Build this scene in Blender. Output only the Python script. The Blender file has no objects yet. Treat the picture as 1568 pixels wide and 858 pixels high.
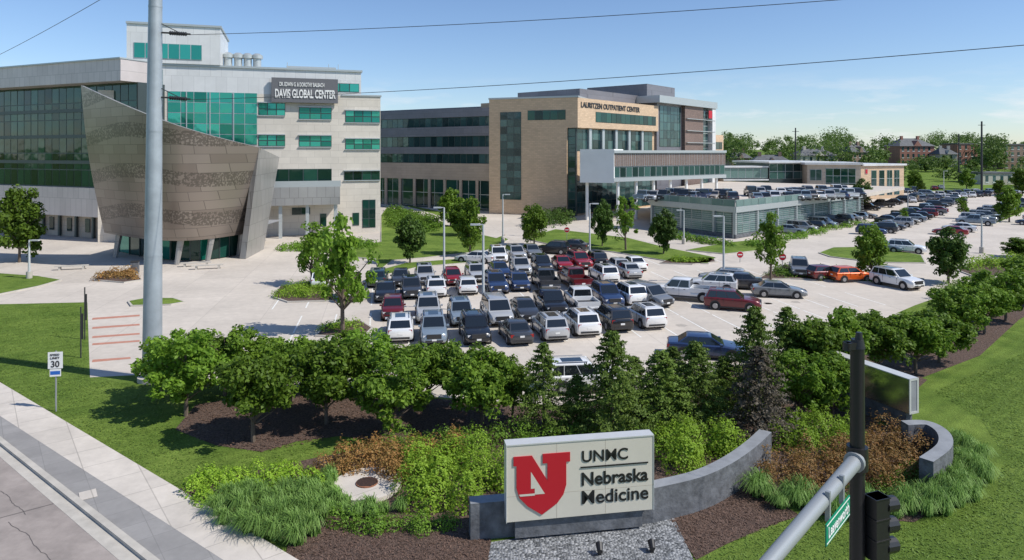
import bpy, math, random
import numpy as np
from mathutils import Vector
random.seed(7); rng=np.random.default_rng(7)
F=1045.;H=12.9;CU=784.;VH=232.
def G(u,v,z=0):
    d=F*(H-z)/(v-VH); return ((u-CU)/F*d,d)
def D3(u,v,d): return ((u-CU)/F*d,d,H-(v-VH)/F*d)
sc=bpy.context.scene
# ---------------------------------------------------------------- materials
def nn(nt,t,**k):
    n=nt.nodes.new(t)
    for a,b in k.items(): setattr(n,a,b)
    return n
def base(name):
    m=bpy.data.materials.new(name); m.use_nodes=True
    nt=m.node_tree; p=nt.nodes['Principled BSDF']; return m,nt,p
def c4(c): return (c[0],c[1],c[2],1)
def M(name,col,rough=.7,metal=0,ns=None,na=.2,bump=0,bs=None,col2=None,spec=.5,coat=0):
    m,nt,p=base(name)
    p.inputs['Roughness'].default_value=rough; p.inputs['Metallic'].default_value=metal
    p.inputs['Specular IOR Level'].default_value=spec; p.inputs['Coat Weight'].default_value=coat
    p.inputs['Base Color'].default_value=c4(col)
    tc=nn(nt,'ShaderNodeTexCoord')
    if ns:
        n=nn(nt,'ShaderNodeTexNoise'); n.inputs['Scale'].default_value=ns; n.inputs['Detail'].default_value=8
        n.inputs['Roughness'].default_value=.65
        nt.links.new(tc.outputs['Object'],n.inputs['Vector'])
        r=nn(nt,'ShaderNodeValToRGB'); r.color_ramp.elements[0].position=.32; r.color_ramp.elements[1].position=.68
        a=[x*(1-na) for x in col]; b=[min(1,x*(1+na)) for x in (col2 or col)]
        r.color_ramp.elements[0].color=c4(a); r.color_ramp.elements[1].color=c4(b)
        nt.links.new(n.outputs['Fac'],r.inputs['Fac']); nt.links.new(r.outputs['Color'],p.inputs['Base Color'])
    if bump:
        n2=nn(nt,'ShaderNodeTexNoise'); n2.inputs['Scale'].default_value=bs or 10; n2.inputs['Detail'].default_value=6
        nt.links.new(tc.outputs['Object'],n2.inputs['Vector'])
        bb=nn(nt,'ShaderNodeBump'); bb.inputs['Strength'].default_value=bump; bb.inputs['Distance'].default_value=.1
        nt.links.new(n2.outputs['Fac'],bb.inputs['Height']); nt.links.new(bb.outputs['Normal'],p.inputs['Normal'])
    return m
def panel(name,col,w,h,ang,mort=.75,var=.06,rough=.6,metal=0,flat=False,ms=.03,ns=.15,na=.12):
    """panelled / jointed surface: joints follow the wall (or, flat, the ground)"""
    m,nt,p=base(name)
    p.inputs['Roughness'].default_value=rough; p.inputs['Metallic'].default_value=metal
    tc=nn(nt,'ShaderNodeTexCoord')
    sx=nn(nt,'ShaderNodeSeparateXYZ'); nt.links.new(tc.outputs['Object'],sx.inputs[0])
    def mth(op,a,b):
        k=nn(nt,'ShaderNodeMath',operation=op)
        for i,q in enumerate((a,b)):
            if isinstance(q,(int,float)): k.inputs[i].default_value=q
            else: nt.links.new(q,k.inputs[i])
        return k.outputs[0]
    c,s=math.cos(math.radians(ang)),math.sin(math.radians(ang))
    al=mth('ADD',mth('MULTIPLY',sx.outputs[0],c),mth('MULTIPLY',sx.outputs[1],s))
    ac=mth('ADD',mth('MULTIPLY',sx.outputs[0],-s),mth('MULTIPLY',sx.outputs[1],c))
    cx=nn(nt,'ShaderNodeCombineXYZ'); nt.links.new(al,cx.inputs[0]); nt.links.new(ac if flat else sx.outputs[2],cx.inputs[1])
    b=nn(nt,'ShaderNodeTexBrick'); b.offset=0 if flat else .5
    nt.links.new(cx.outputs[0],b.inputs['Vector'])
    b.inputs['Scale'].default_value=1; b.inputs['Brick Width'].default_value=w; b.inputs['Row Height'].default_value=h
    b.inputs['Mortar Size'].default_value=ms; b.inputs['Bias'].default_value=0
    b.inputs['Color1'].default_value=c4([x*(1-var) for x in col]); b.inputs['Color2'].default_value=c4([x*(1+var) for x in col])
    b.inputs['Mortar'].default_value=c4([x*mort for x in col])
    def noise(sc_,lo,hi):
        n=nn(nt,'ShaderNodeTexNoise'); n.inputs['Scale'].default_value=sc_; n.inputs['Detail'].default_value=9; n.inputs['Roughness'].default_value=.7
        nt.links.new(tc.outputs['Object'],n.inputs['Vector'])
        mr=nn(nt,'ShaderNodeMapRange'); mr.inputs[1].default_value=.3; mr.inputs[2].default_value=.7; mr.inputs[3].default_value=lo; mr.inputs[4].default_value=hi
        nt.links.new(n.outputs['Fac'],mr.inputs[0]); return mr.outputs[0]
    fac=noise(ns,1-na,1+na)
    if flat: fac=mth('MULTIPLY',fac,noise(1.7,.89,1.06))
    mx=nn(nt,'ShaderNodeVectorMath',operation='SCALE'); nt.links.new(b.outputs['Color'],mx.inputs[0]); nt.links.new(fac,mx.inputs['Scale'])
    nt.links.new(mx.outputs[0],p.inputs['Base Color'])
    return m
def glass(name,col,col2,rough=.06,metal=.35):
    m,nt,p=base(name)
    g=nn(nt,'ShaderNodeNewGeometry'); r=nn(nt,'ShaderNodeValToRGB')
    r.color_ramp.elements[0].color=c4(col); r.color_ramp.elements[1].color=c4(col2)
    nt.links.new(g.outputs['Random Per Island'],r.inputs['Fac']); nt.links.new(r.outputs['Color'],p.inputs['Base Color'])
    tc=nn(nt,'ShaderNodeTexCoord'); n=nn(nt,'ShaderNodeTexNoise'); n.inputs['Scale'].default_value=.35
    nt.links.new(tc.outputs['Object'],n.inputs['Vector']); b=nn(nt,'ShaderNodeBump'); b.inputs['Strength'].default_value=.12; b.inputs['Distance'].default_value=.3
    nt.links.new(n.outputs['Fac'],b.inputs['Height']); nt.links.new(b.outputs['Normal'],p.inputs['Normal'])
    p.inputs['Roughness'].default_value=rough; p.inputs['Metallic'].default_value=metal; p.inputs['Specular IOR Level'].default_value=.6
    return m
def leafmat(name,a,b,tr=.35,ov=.25):
    m,nt,p=base(name)
    g=nn(nt,'ShaderNodeNewGeometry'); r=nn(nt,'ShaderNodeValToRGB')
    r.color_ramp.elements[0].color=c4(a); r.color_ramp.elements[1].color=c4(b)
    tc=nn(nt,'ShaderNodeTexCoord'); n=nn(nt,'ShaderNodeTexNoise'); n.inputs['Scale'].default_value=1.3; n.inputs['Detail'].default_value=2
    nt.links.new(tc.outputs['Object'],n.inputs['Vector'])
    ad=nn(nt,'ShaderNodeMath',operation='ADD'); nt.links.new(g.outputs['Random Per Island'],ad.inputs[0]); nt.links.new(n.outputs['Fac'],ad.inputs[1])
    h=nn(nt,'ShaderNodeMath',operation='MULTIPLY'); h.inputs[1].default_value=.5; nt.links.new(ad.outputs[0],h.inputs[0])
    nt.links.new(h.outputs[0],r.inputs['Fac'])
    oi=nn(nt,'ShaderNodeObjectInfo'); mr=nn(nt,'ShaderNodeMapRange'); mr.inputs[3].default_value=1-ov; mr.inputs[4].default_value=1+ov
    nt.links.new(oi.outputs['Random'],mr.inputs[0])
    mx=nn(nt,'ShaderNodeVectorMath',operation='SCALE'); nt.links.new(r.outputs['Color'],mx.inputs[0]); nt.links.new(mr.outputs[0],mx.inputs['Scale'])
    nt.links.new(mx.outputs[0],p.inputs['Base Color']); p.inputs['Roughness'].default_value=.55; p.inputs['Specular IOR Level'].default_value=.25
    t=nn(nt,'ShaderNodeBsdfTranslucent'); nt.links.new(mx.outputs[0],t.inputs['Color'])
    ms=nn(nt,'ShaderNodeMixShader'); ms.inputs[0].default_value=tr
    nt.links.new(p.outputs[0],ms.inputs[1]); nt.links.new(t.outputs[0],ms.inputs[2]); nt.links.new(ms.outputs[0],nt.nodes['Material Output'].inputs[0])
    return m
def grassmat():
    m,nt,p=base('lawn_grass'); tc=nn(nt,'ShaderNodeTexCoord')
    def noise(s,d=6):
        n=nn(nt,'ShaderNodeTexNoise'); n.inputs['Scale'].default_value=s; n.inputs['Detail'].default_value=d; n.inputs['Roughness'].default_value=.7
        nt.links.new(tc.outputs['Object'],n.inputs['Vector']); return n.outputs['Fac']
    r=nn(nt,'ShaderNodeValToRGB'); e=r.color_ramp.elements
    e[0].position=.33; e[0].color=(.075,.135,.018,1); e[1].position=.68; e[1].color=(.195,.275,.05,1)
    nt.links.new(noise(.3,12),r.inputs['Fac'])
    mr=nn(nt,'ShaderNodeMapRange'); mr.inputs[1].default_value=.3; mr.inputs[2].default_value=.7; mr.inputs[3].default_value=.6; mr.inputs[4].default_value=1.3
    nt.links.new(noise(10,8),mr.inputs[0])
    w=nn(nt,'ShaderNodeTexWave'); w.inputs['Scale'].default_value=.35; w.inputs['Distortion'].default_value=1.5; w.inputs['Detail'].default_value=2
    mp=nn(nt,'ShaderNodeMapping'); mp.inputs['Rotation'].default_value=(0,0,.9); nt.links.new(tc.outputs['Object'],mp.inputs[0]); nt.links.new(mp.outputs[0],w.inputs['Vector'])
    mw=nn(nt,'ShaderNodeMapRange'); mw.inputs[3].default_value=.92; mw.inputs[4].default_value=1.06; nt.links.new(w.outputs['Fac'],mw.inputs[0])
    mu=nn(nt,'ShaderNodeMath',operation='MULTIPLY'); nt.links.new(mr.outputs[0],mu.inputs[0]); nt.links.new(mw.outputs[0],mu.inputs[1])
    mx=nn(nt,'ShaderNodeVectorMath',operation='SCALE'); nt.links.new(r.outputs['Color'],mx.inputs[0]); nt.links.new(mu.outputs[0],mx.inputs['Scale'])
    nt.links.new(mx.outputs[0],p.inputs['Base Color']); p.inputs['Roughness'].default_value=.9; p.inputs['Specular IOR Level'].default_value=.15
    b=nn(nt,'ShaderNodeBump'); b.inputs['Strength'].default_value=.8; b.inputs['Distance'].default_value=.1
    nt.links.new(noise(16,5),b.inputs['Height']); nt.links.new(b.outputs['Normal'],p.inputs['Normal'])
    return m
def gravelmat():
    m,nt,p=base('gravel'); tc=nn(nt,'ShaderNodeTexCoord'); v=nn(nt,'ShaderNodeTexVoronoi'); v.inputs['Scale'].default_value=11
    nt.links.new(tc.outputs['Object'],v.inputs['Vector']); r=nn(nt,'ShaderNodeValToRGB')
    r.color_ramp.elements[0].color=(.06,.065,.07,1); r.color_ramp.elements[1].color=(.34,.35,.36,1)
    s=nn(nt,'ShaderNodeSeparateColor'); nt.links.new(v.outputs['Color'],s.inputs[0]); nt.links.new(s.outputs[0],r.inputs['Fac'])
    nt.links.new(r.outputs['Color'],p.inputs['Base Color']); p.inputs['Roughness'].default_value=.85
    b=nn(nt,'ShaderNodeBump'); b.inputs['Strength'].default_value=1; b.inputs['Distance'].default_value=.06; b.invert=True
    nt.links.new(v.outputs['Distance'],b.inputs['Height']); nt.links.new(b.outputs['Normal'],p.inputs['Normal'])
    return m
mGrass=grassmat(); mGravel=gravelmat()
mConc=panel('lot_concrete',(.53,.475,.41),4.6,4.6,10.7,mort=.76,var=.045,rough=.85,flat=True,ms=.02,ns=.12,na=.13)
mWalk=panel('sidewalk_concrete',(.55,.50,.44),1.8,1.8,128.5,mort=.7,var=.05,rough=.85,flat=True,ms=.02,ns=.4)
mPaver=panel('dark_paver',(.27,.26,.25),1.2,1.2,128.5,mort=.8,var=.07,rough=.85,flat=True,ms=.015,ns=.6)
mRoad=panel('street_concrete',(.30,.26,.235),6,4,128.5,mort=.5,var=.06,rough=.9,flat=True,ms=.04,ns=.5,na=.28)
mKerb=M('kerb_concrete',(.45,.42,.37),.85,ns=1.2,na=.15)
mMulch=M('mulch',(.058,.034,.024),.95,ns=9,na=.6,bump=1,bs=22,col2=(.125,.08,.06))
mStripe=M('paint_white',(.7,.69,.65),.7,ns=3,na=.15)
mRedbrick=M('red_paver',(.44,.20,.14),.85,ns=3,na=.15)
mBlack=M('black_paint',(.012,.012,.013),.4); mDark=M('dark_trim',(.03,.03,.032),.5); mCrack=M('crack_sealant',(.10,.09,.085),.9)
mWhite=M('white_paint',(.75,.75,.73),.5); mRed=M('brand_red',(.45,.008,.02),.45)
mSteel=M('galvanised_steel',(.36,.40,.43),.5,.35,ns=.8,na=.15)
mLamp=M('lamp_grey',(.30,.32,.33),.45,.3); mLampL=M('lamp_light_grey',(.50,.52,.52),.45,.1); mBark=M('bark',(.13,.10,.075),.9,ns=8,na=.3)
mTyre=M('tyre_rubber',(.015,.015,.016),.85); mHub=M('alloy',(.4,.4,.41),.35,.7)
mCarGlass=M('car_glass',(.012,.016,.02),.05,0,spec=.9); mHead=M('headlight_lens',(.6,.62,.65),.1,.3); mTail=M('taillight_lens',(.3,.01,.01),.2)
def carpaint():
    m,nt,p=base('car_paint'); o=nn(nt,'ShaderNodeObjectInfo'); nt.links.new(o.outputs['Color'],p.inputs['Base Color'])
    p.inputs['Roughness'].default_value=.3; p.inputs['Metallic'].default_value=.15; p.inputs['Coat Weight'].default_value=.8; p.inputs['Coat Roughness'].default_value=.04
    return m
mPaint=carpaint()
mStone=M('dark_stone',(.115,.12,.13),.7,ns=2.5,na=.4,bump=.3,bs=6); mSignFace=M('sign_face',(.60,.56,.47),.45,.0,ns=.8,na=.04); mSignTop=M('sign_metal',(.62,.62,.60),.4,.3,ns=2,na=.05)
mMirror=M('brushed_steel',(.55,.55,.50),.22,.95,ns=2,na=.05)
mBeige=panel('beige_panel',(.60,.55,.475),2.4,1.0,18,mort=.8,var=.05,ms=.03)
mBeige2=panel('beige_stone',(.46,.39,.31),1.6,.8,-24,mort=.75,var=.07,ms=.03)
mWhiteMetal=panel('white_metal_panel',(.66,.66,.65),1.5,6,18,mort=.82,var=.04,rough=.4,metal=.15,ms=.03)
mRoofBand=panel('band_metal_panel',(.56,.50,.48),1.2,6,-24,mort=.75,var=.05,rough=.4,metal=.2,ms=.04)
mTan=panel('tan_brick',(.58,.42,.275),.9,.35,-20,mort=.82,var=.09,ms=.03,na=.08); mTan4=panel('tan_brick_b',(.55,.40,.265),.9,.35,50,mort=.82,var=.09,ms=.03,na=.08)
mGreyP=panel('grey_panel',(.20,.195,.215),2.5,1.2,-33,mort=.8,var=.06,rough=.45,metal=.3,ms=.04); mTanW=panel('tan_band',(.43,.34,.265),3,.6,-33,mort=.8,var=.05)
mTerra=panel('terracotta_screen',(.25,.175,.145),.5,.18,50,mort=.45,var=.2,ms=.05)
mGG=glass('green_glass',(.006,.15,.11),(.05,.40,.31),metal=.5); mGD=glass('dark_glass',(.003,.018,.016),(.018,.085,.065),metal=.25); mGL=glass('grey_glass',(.012,.035,.04),(.07,.15,.15),metal=.3)
mGTeal=glass('rail_glass',(.12,.21,.20),(.22,.32,.30),rough=.15,metal=.2)
mFrame=M('frame_metal',(.07,.09,.09),.4,.5); mFrameL=M('frame_light',(.45,.48,.48),.4,.4)
mRoofing=M('roof_grey',(.25,.25,.25),.9,ns=.5,na=.2)
def shroudmat():
    m,nt,p=base('bronze_metal_cladding'); tc=nn(nt,'ShaderNodeTexCoord'); sx=nn(nt,'ShaderNodeSeparateXYZ'); nt.links.new(tc.outputs['Object'],sx.inputs[0])
    def mth(op,a,b=0):
        k=nn(nt,'ShaderNodeMath',operation=op)
        for i,q in enumerate((a,b)):
            if isinstance(q,(int,float)): k.inputs[i].default_value=q
            else: nt.links.new(q,k.inputs[i])
        return k.outputs[0]
    x,z=sx.outputs[0],sx.outputs[2]
    cx=nn(nt,'ShaderNodeCombineXYZ'); nt.links.new(x,cx.inputs[0]); nt.links.new(z,cx.inputs[1])
    b=nn(nt,'ShaderNodeTexBrick'); b.inputs['Scale'].default_value=1; b.inputs['Brick Width'].default_value=2.1; b.inputs['Row Height'].default_value=1.05; b.inputs['Mortar Size'].default_value=.025
    b.inputs['Color1'].default_value=(.235,.195,.165,1); b.inputs['Color2'].default_value=(.32,.275,.235,1); b.inputs['Mortar'].default_value=(.15,.13,.11,1)
    nt.links.new(cx.outputs[0],b.inputs['Vector'])
    w=mth('ADD',z,mth('MULTIPLY',mth('SINE',mth('MULTIPLY',x,.33)),.55))
    band=mth('GREATER_THAN',mth('SINE',mth('MULTIPLY',w,1.38)),.45)
    n=nn(nt,'ShaderNodeTexNoise'); n.inputs['Scale'].default_value=4; n.inputs['Detail'].default_value=3; nt.links.new(tc.outputs['Object'],n.inputs['Vector'])
    sp=mth('MULTIPLY',band,mth('GREATER_THAN',n.outputs['Fac'],.47))
    mx=nn(nt,'ShaderNodeMix',data_type='RGBA'); nt.links.new(mth('MULTIPLY',sp,.75),mx.inputs[0]); nt.links.new(b.outputs['Color'],mx.inputs[6]); mx.inputs[7].default_value=(.11,.095,.08,1)
    nt.links.new(mx.outputs[2],p.inputs['Base Color']); p.inputs['Metallic'].default_value=.5; p.inputs['Roughness'].default_value=.38
    return m
mShroud=shroudmat(); mShroud2=panel('silver_cladding',(.36,.35,.335),1.2,2.0,40,mort=.6,var=.06,rough=.4,metal=.45,ms=.03)
LM=dict(tree=leafmat('tree_leaves',(.045,.10,.010),(.21,.33,.035),tr=.4), lot=leafmat('lot_tree_leaves',(.09,.19,.018),(.27,.43,.05),tr=.5),
 dk=leafmat('dark_tree_leaves',(.025,.065,.010),(.11,.19,.03)), con=leafmat('conifer_needles',(.055,.105,.018),(.23,.33,.055),tr=.35),
 brn=leafmat('brown_conifer_needles',(.08,.07,.05),(.20,.165,.12),tr=.2), red=leafmat('rust_leaves',(.12,.12,.03),(.46,.22,.08)),
 hedge=leafmat('hedge_leaves',(.12,.24,.018),(.40,.58,.06),tr=.4), box=leafmat('boxwood_leaves',(.06,.14,.015),(.22,.37,.04)),
 gr=leafmat('ornamental_grass_blades',(.09,.18,.035),(.28,.44,.11)), far=leafmat('far_leaves',(.045,.095,.022),(.19,.28,.06)))
# ---------------------------------------------------------------- mesh builder
class Wall:
    def __init__(s,O,ang):
        s.O=O; a=math.radians(ang); s.ang=a; s.r=(math.cos(a),math.sin(a)); s.n=(math.sin(a),-math.cos(a))
    def t(s,u):
        a=(u-CU)/F; return (a*s.O[1]-s.O[0])/(s.r[0]-a*s.r[1])
    def z(s,u,v):
        d=s.O[1]+s.t(u)*s.r[1]; return H-(v-VH)/F*d
    def p(s,t,o,z): return (s.O[0]+t*s.r[0]+o*s.n[0],s.O[1]+t*s.r[1]+o*s.n[1],z)
class MB:
    def __init__(s): s.v=[];s.f=[];s.m=[]
    def add(s,vs,fs,mi=0):
        b=len(s.v); s.v+=[tuple(map(float,q)) for q in vs]; s.f+=[tuple(i+b for i in f) for f in fs]; s.m+=[mi]*len(fs)
    def hexa(s,P,mi): s.add(P,[(0,3,2,1),(4,5,6,7),(0,1,5,4),(1,2,6,5),(2,3,7,6),(3,0,4,7)],mi)
    def wbox(s,W,t0,t1,z0,z1,o0,o1,mi=0):
        s.hexa([W.p(t0,o1,z0),W.p(t1,o1,z0),W.p(t1,o0,z0),W.p(t0,o0,z0),W.p(t0,o1,z1),W.p(t1,o1,z1),W.p(t1,o0,z1),W.p(t0,o0,z1)],mi)
    def box(s,c,d,mi=0,ang=0):
        ca,sa=math.cos(ang),math.sin(ang); P=[]
        for z in (-1,1):
            for x,y in ((-1,-1),(1,-1),(1,1),(-1,1)):
                X=x*d[0]/2;Y=y*d[1]/2; P.append((c[0]+X*ca-Y*sa,c[1]+X*sa+Y*ca,c[2]+z*d[2]/2))
        s.hexa(P,mi)
    def quad(s,P,mi=0): s.add(P,[tuple(range(len(P)))],mi)
    def prism(s,poly,z0,z1,mi=0,top=None):
        n=len(poly); s.add([(x,y,z0) for x,y in poly]+[(x,y,z1) for x,y in poly],[(i,(i+1)%n,n+(i+1)%n,n+i) for i in range(n)],mi)
        s.add([(x,y,z1) for x,y in poly],[tuple(range(n))],mi if top is None else top)
    def tube(s,p0,p1,r0,r1,n=8,mi=0,cap=True):
        p0=Vector(p0);p1=Vector(p1);d=(p1-p0).normalized(); a=d.orthogonal().normalized(); b=d.cross(a); V=[]
        for p,r in ((p0,r0),(p1,r1)):
            for i in range(n):
                q=2*math.pi*i/n; V.append(p+a*math.cos(q)*r+b*math.sin(q)*r)
        fs=[(i,(i+1)%n,n+(i+1)%n,n+i) for i in range(n)]
        if cap: fs+=[tuple(range(n))[::-1],tuple(range(n,2*n))]
        s.add(V,fs,mi)
    def glaz(s,W,t0,t1,z0,z1,du,dz,mg,mf,o=0,gap=.07):
        if t1<t0:t0,t1=t1,t0
        s.wbox(W,t0,t1,z0,z1,o+.003,o+.06,mf)
        nx=max(1,round((t1-t0)/du)); nz=max(1,round((z1-z0)/dz)); w=(t1-t0)/nx; h=(z1-z0)/nz
        for i in range(nx):
            for j in range(nz):
                a=t0+i*w+gap;b=t0+(i+1)*w-gap;c=z0+j*h+gap;e=z0+(j+1)*h-gap
                k=random.uniform(-.012,.012); k2=random.uniform(-.012,.012)
                s.quad([W.p(a,o+.09+k,c),W.p(b,o+.09-k,c),W.p(b,o+.09-k+k2,e),W.p(a,o+.09+k+k2,e)],mg)
    def mesh(s,name,mats,smooth=None):
        me=bpy.data.meshes.new(name); me.from_pydata(s.v,[],s.f)
        for m in mats: me.materials.append(m)
        me.polygons.foreach_set('material_index',s.m)
        if smooth:
            me.polygons.foreach_set('use_smooth',[True]*len(s.f)); me.set_sharp_from_angle(angle=math.radians(smooth))
        me.update(); return me
    def obj(s,name,mats,parent=None,smooth=None):
        o=bpy.data.objects.new(name,s.mesh(name,mats,smooth)); sc.collection.objects.link(o)
        if parent: o.parent=parent
        return o
def empty(name):
    e=bpy.data.objects.new(name,None); sc.collection.objects.link(e); e.empty_display_size=.5; return e
def inst(name,me,loc,rz=0,scale=(1,1,1),color=None,parent=None):
    o=bpy.data.objects.new(name,me); sc.collection.objects.link(o); o.location=loc; o.rotation_euler=(0,0,rz); o.scale=scale
    if color: o.color=(*color,1)
    if parent: o.parent=parent
    return o
def text(name,body,loc,ang,w,h,mat,parent,ext=.02,bold=.0,tilt=math.pi/2):
    cu=bpy.data.curves.new(name,'FONT'); cu.body=body; cu.extrude=ext; cu.offset=bold; cu.size=1
    o=bpy.data.objects.new(name,cu); sc.collection.objects.link(o); cu.materials.append(mat)
    bpy.context.view_layer.update(); dx,dy=o.dimensions[0],o.dimensions[1]
    o.scale=(w/dx,h/max(dy,.01),1); o.location=loc; o.rotation_euler=(tilt,0,ang); o.parent=parent
    return o
def px(poly): return [G(u,v) for u,v in poly]
def sheet(name,poly,z,mat):
    b=MB(); b.quad([(x,y,z) for x,y in poly]); return b.obj(name,[mat])
# ---------------------------------------------------------------- ground
def ss(a,b,x):
    t=min(1,max(0,(x-a)/(b-a))); return t*t*(3-2*t)
def gz(x,y): return (ss(228,335,y)*5.5+ss(335,700,y)*9)*ss(55,110,x)
xs=[-6000,-2500,-900,-300]+list(range(-100,640,15))+[800,1200,2500,6000]; ys=[-400,-100,0,100,200]+list(range(228,700,12))+[800,1200,2500,7000]
b=MB(); b.add([(x,y,gz(x,y)) for y in ys for x in xs],[(j*len(xs)+i,j*len(xs)+i+1,(j+1)*len(xs)+i+1,(j+1)*len(xs)+i) for j in range(len(ys)-1) for i in range(len(xs)-1)])
b.obj('ground',[mGrass],smooth=60)
lot=px([(-500,470),(0,466),(134,463),(138,578),(218,574),(400,590),(870,622),(1130,560),(1290,515),(1400,468),(1500,432),(1700,408),(2100,370)])+[(330,222),(70,222),(10,200),(-45,215),(-60,130),(-160,140)]
sheet('parking_lot_pavement',lot,.004,mConc)
def lawn(poly,mat=mGrass,name='grass_verge',kerb=True):
    P=px(poly); b=MB(); cx=sum(p[0] for p in P)/len(P); cy=sum(p[1] for p in P)/len(P)
    b.prism(P,0,.12,0)
    Q=[(cx+(x-cx)*(1-.18/max(.5,math.hypot(x-cx,y-cy))),cy+(y-cy)*(1-.18/max(.5,math.hypot(x-cx,y-cy)))) for x,y in P]
    b.quad([(x,y,.125) for x,y in Q],1)
    return b.obj(name,[mKerb,mat])
lawn([(580,416),(600,400),(650,396),(745,385),(780,368),(740,350),(700,330),(640,318),(600,308),(584,330),(583,372),(520,380),(540,395),(575,398)])
lawn([(590,422),(640,410),(720,403),(735,396),(700,398),(620,404),(585,414)])
lawn([(800,366),(850,352),(960,365),(1020,380),(1098,396),(1085,405),(1040,404),(940,387),(850,377)])
lawn([(1050,384),(1118,372),(1160,368),(1210,372),(1170,384),(1110,390)])
lawn([(1253,388),(1275,380),(1340,379),(1412,392),(1418,404),(1340,403),(1270,394)])
lawn([(195,463),(222,458),(268,458),(284,464),(262,468),(200,470)])
lawn([(1330,342),(1352,335),(1420,318),(1435,322),(1378,345),(1340,348)])
lawn([(1470,338),(1560,310),(1600,312),(1520,345)])
lawn([(-60,430),(0,420),(60,424),(95,430),(60,440),(0,452),(-80,458)])
lawn([(1010,404),(1030,395),(1090,396),(1098,402),(1060,406)],mMulch,'planting_bed')
lawn([(416,456),(428,440),(470,434),(512,440),(512,462),(440,464)],mMulch,'planting_bed')
lawn([(482,516),(500,498),(552,492),(572,504),(556,519)],mMulch,'planting_bed')
lawn([(1160,428),(1200,406),(1238,408),(1415,428),(1410,434),(1330,433),(1210,428)],mMulch,'planting_bed')
lawn([(142,430),(160,418),(205,416),(218,430),(190,434)],mMulch,'planting_bed')
lawn([(1465,415),(1500,398),(1640,395),(1640,408),(1500,428)],mMulch,'planting_bed')
b=MB(); P=px([(583,316),(640,330),(700,352),(760,366)]); Q=px([(583,308),(640,321),(708,343),(775,360)])
b.quad([(x,y,.13) for x,y in P+Q[::-1]]); b.obj('footpath',[mConc])
# street side
def ext(p,q,e0=60,e1=60):
    a=Vector(G(*p));c=Vector(G(*q));d=(c-a).normalized(); return a-d*e0,c+d*e1
A=ext((0,588),(450,858)); B=ext((0,640),(335,858)); C=ext((0,672),(238,858)); Dd=ext((0,682),(218,858))
def strip(name,L,R,z,mat,z0=0):
    b=MB(); b.prism([tuple(L[0]),tuple(L[1]),tuple(R[1]),tuple(R[0])],z0,z); return b.obj(name,[mat])
strip('sidewalk',A,B,.104,mWalk); strip('paver_strip',B,C,.1,mPaver); strip('kerb',C,Dd,.13,mKerb)
E=tuple(p-(Dd[1]-Dd[0]).normalized().orthogonal()*(-14 if (Dd[1]-Dd[0]).normalized().orthogonal().x<0 else 14) for p in Dd)
g2=ext((0,700),(182,858))
b=MB(); b.quad([(Dd[0].x,Dd[0].y,.004),(Dd[1].x,Dd[1].y,.004),(E[1].x,E[1].y,.004),(E[0].x,E[0].y,.004)]); b.obj('street',[mRoad])
strip('gutter',Dd,g2,.012,mKerb)
b=MB(); q=G(135,762); b.box((q[0],q[1],.115),(.7,.55,.012),0,2.2); b.obj('utility_cover',[mWalk])
# hairline cracks in the street
b=MB(); dirr=(Dd[1]-Dd[0]).normalized(); nr=Vector((dirr.y,-dirr.x)); nr=nr if nr.x<0 else -nr
for k in range(3):
    p=Vector(G(30,740))+dirr*(k*4-5)+nr*(.2+.5*k); a_=math.atan2(dirr.y,dirr.x)+.08*(k-1)
    for j in range(26):
        q2=p+Vector((math.cos(a_+random.uniform(-.3,.3)),math.sin(a_+random.uniform(-.3,.3))))*.16; n2=Vector((-math.sin(a_),math.cos(a_)))*.009
        b.quad([(*(p+n2),.0125),(*(p-n2),.0125),(*(q2-n2),.0125),(*(q2+n2),.0125)]); p=q2
b.obj('street_cracks',[mCrack])
for i,v in enumerate((484,498,512,523,549)):
    sheet('red_paver_band',px([(142,v+3 if v<540 else v+2),(214 if v<530 else 200,v-2),(214 if v<530 else 200,v+0.5),(141,v+6)]),.009,mRedbrick)
# mulch beds
sheet('mulch_bed',px([(268,658),(300,620),(420,600),(620,606),(870,630),(1130,572),(1300,540),(1420,582),(1330,660),(1160,690),(1010,720),(770,705),(640,682),(520,668),(455,676),(400,692),(330,682)]),.008,mMulch)
sheet('shrub_bed',px([(262,752),(330,735),(480,702),(640,672),(1160,668),(1175,712),(1110,764),(1003,791),(740,822),(500,842),(330,800)]),.012,mMulch)
sheet('mulch_apron',px([(440,838),(470,806),(620,790),(745,806),(752,830),(745,900),(430,900)]),.016,mMulch)
sheet('gravel_bed',px([(752,831),(1003,792),(1030,790),(1062,858),(1085,900),(740,900)]),.020,mGravel)
sheet('mulch_apron',px([(1020,788),(1145,740),(1225,790),(1170,808),(1110,835),(1066,858)]),.017,mMulch)
sheet('garden_bed',px([(1145,742),(1172,700),(1240,655),(1405,650),(1456,700),(1500,740),(1400,800),(1240,788)]),.013,mMulch)
sheet('mulch_strip',px([(1395,585),(1500,545),(1560,490),(1620,455),(1560,450),(1480,470),(1300,550)]),.009,mMulch)
def inside(p,poly):
    c=False;n=len(poly)
    for i in range(n):
        x1,y1=poly[i];x2,y2=poly[i-1]
        if (y1>p[1])!=(y2>p[1]) and p[0]<(x2-x1)*(p[1]-y1)/(y2-y1)+x1: c=not c
    return c
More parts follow.
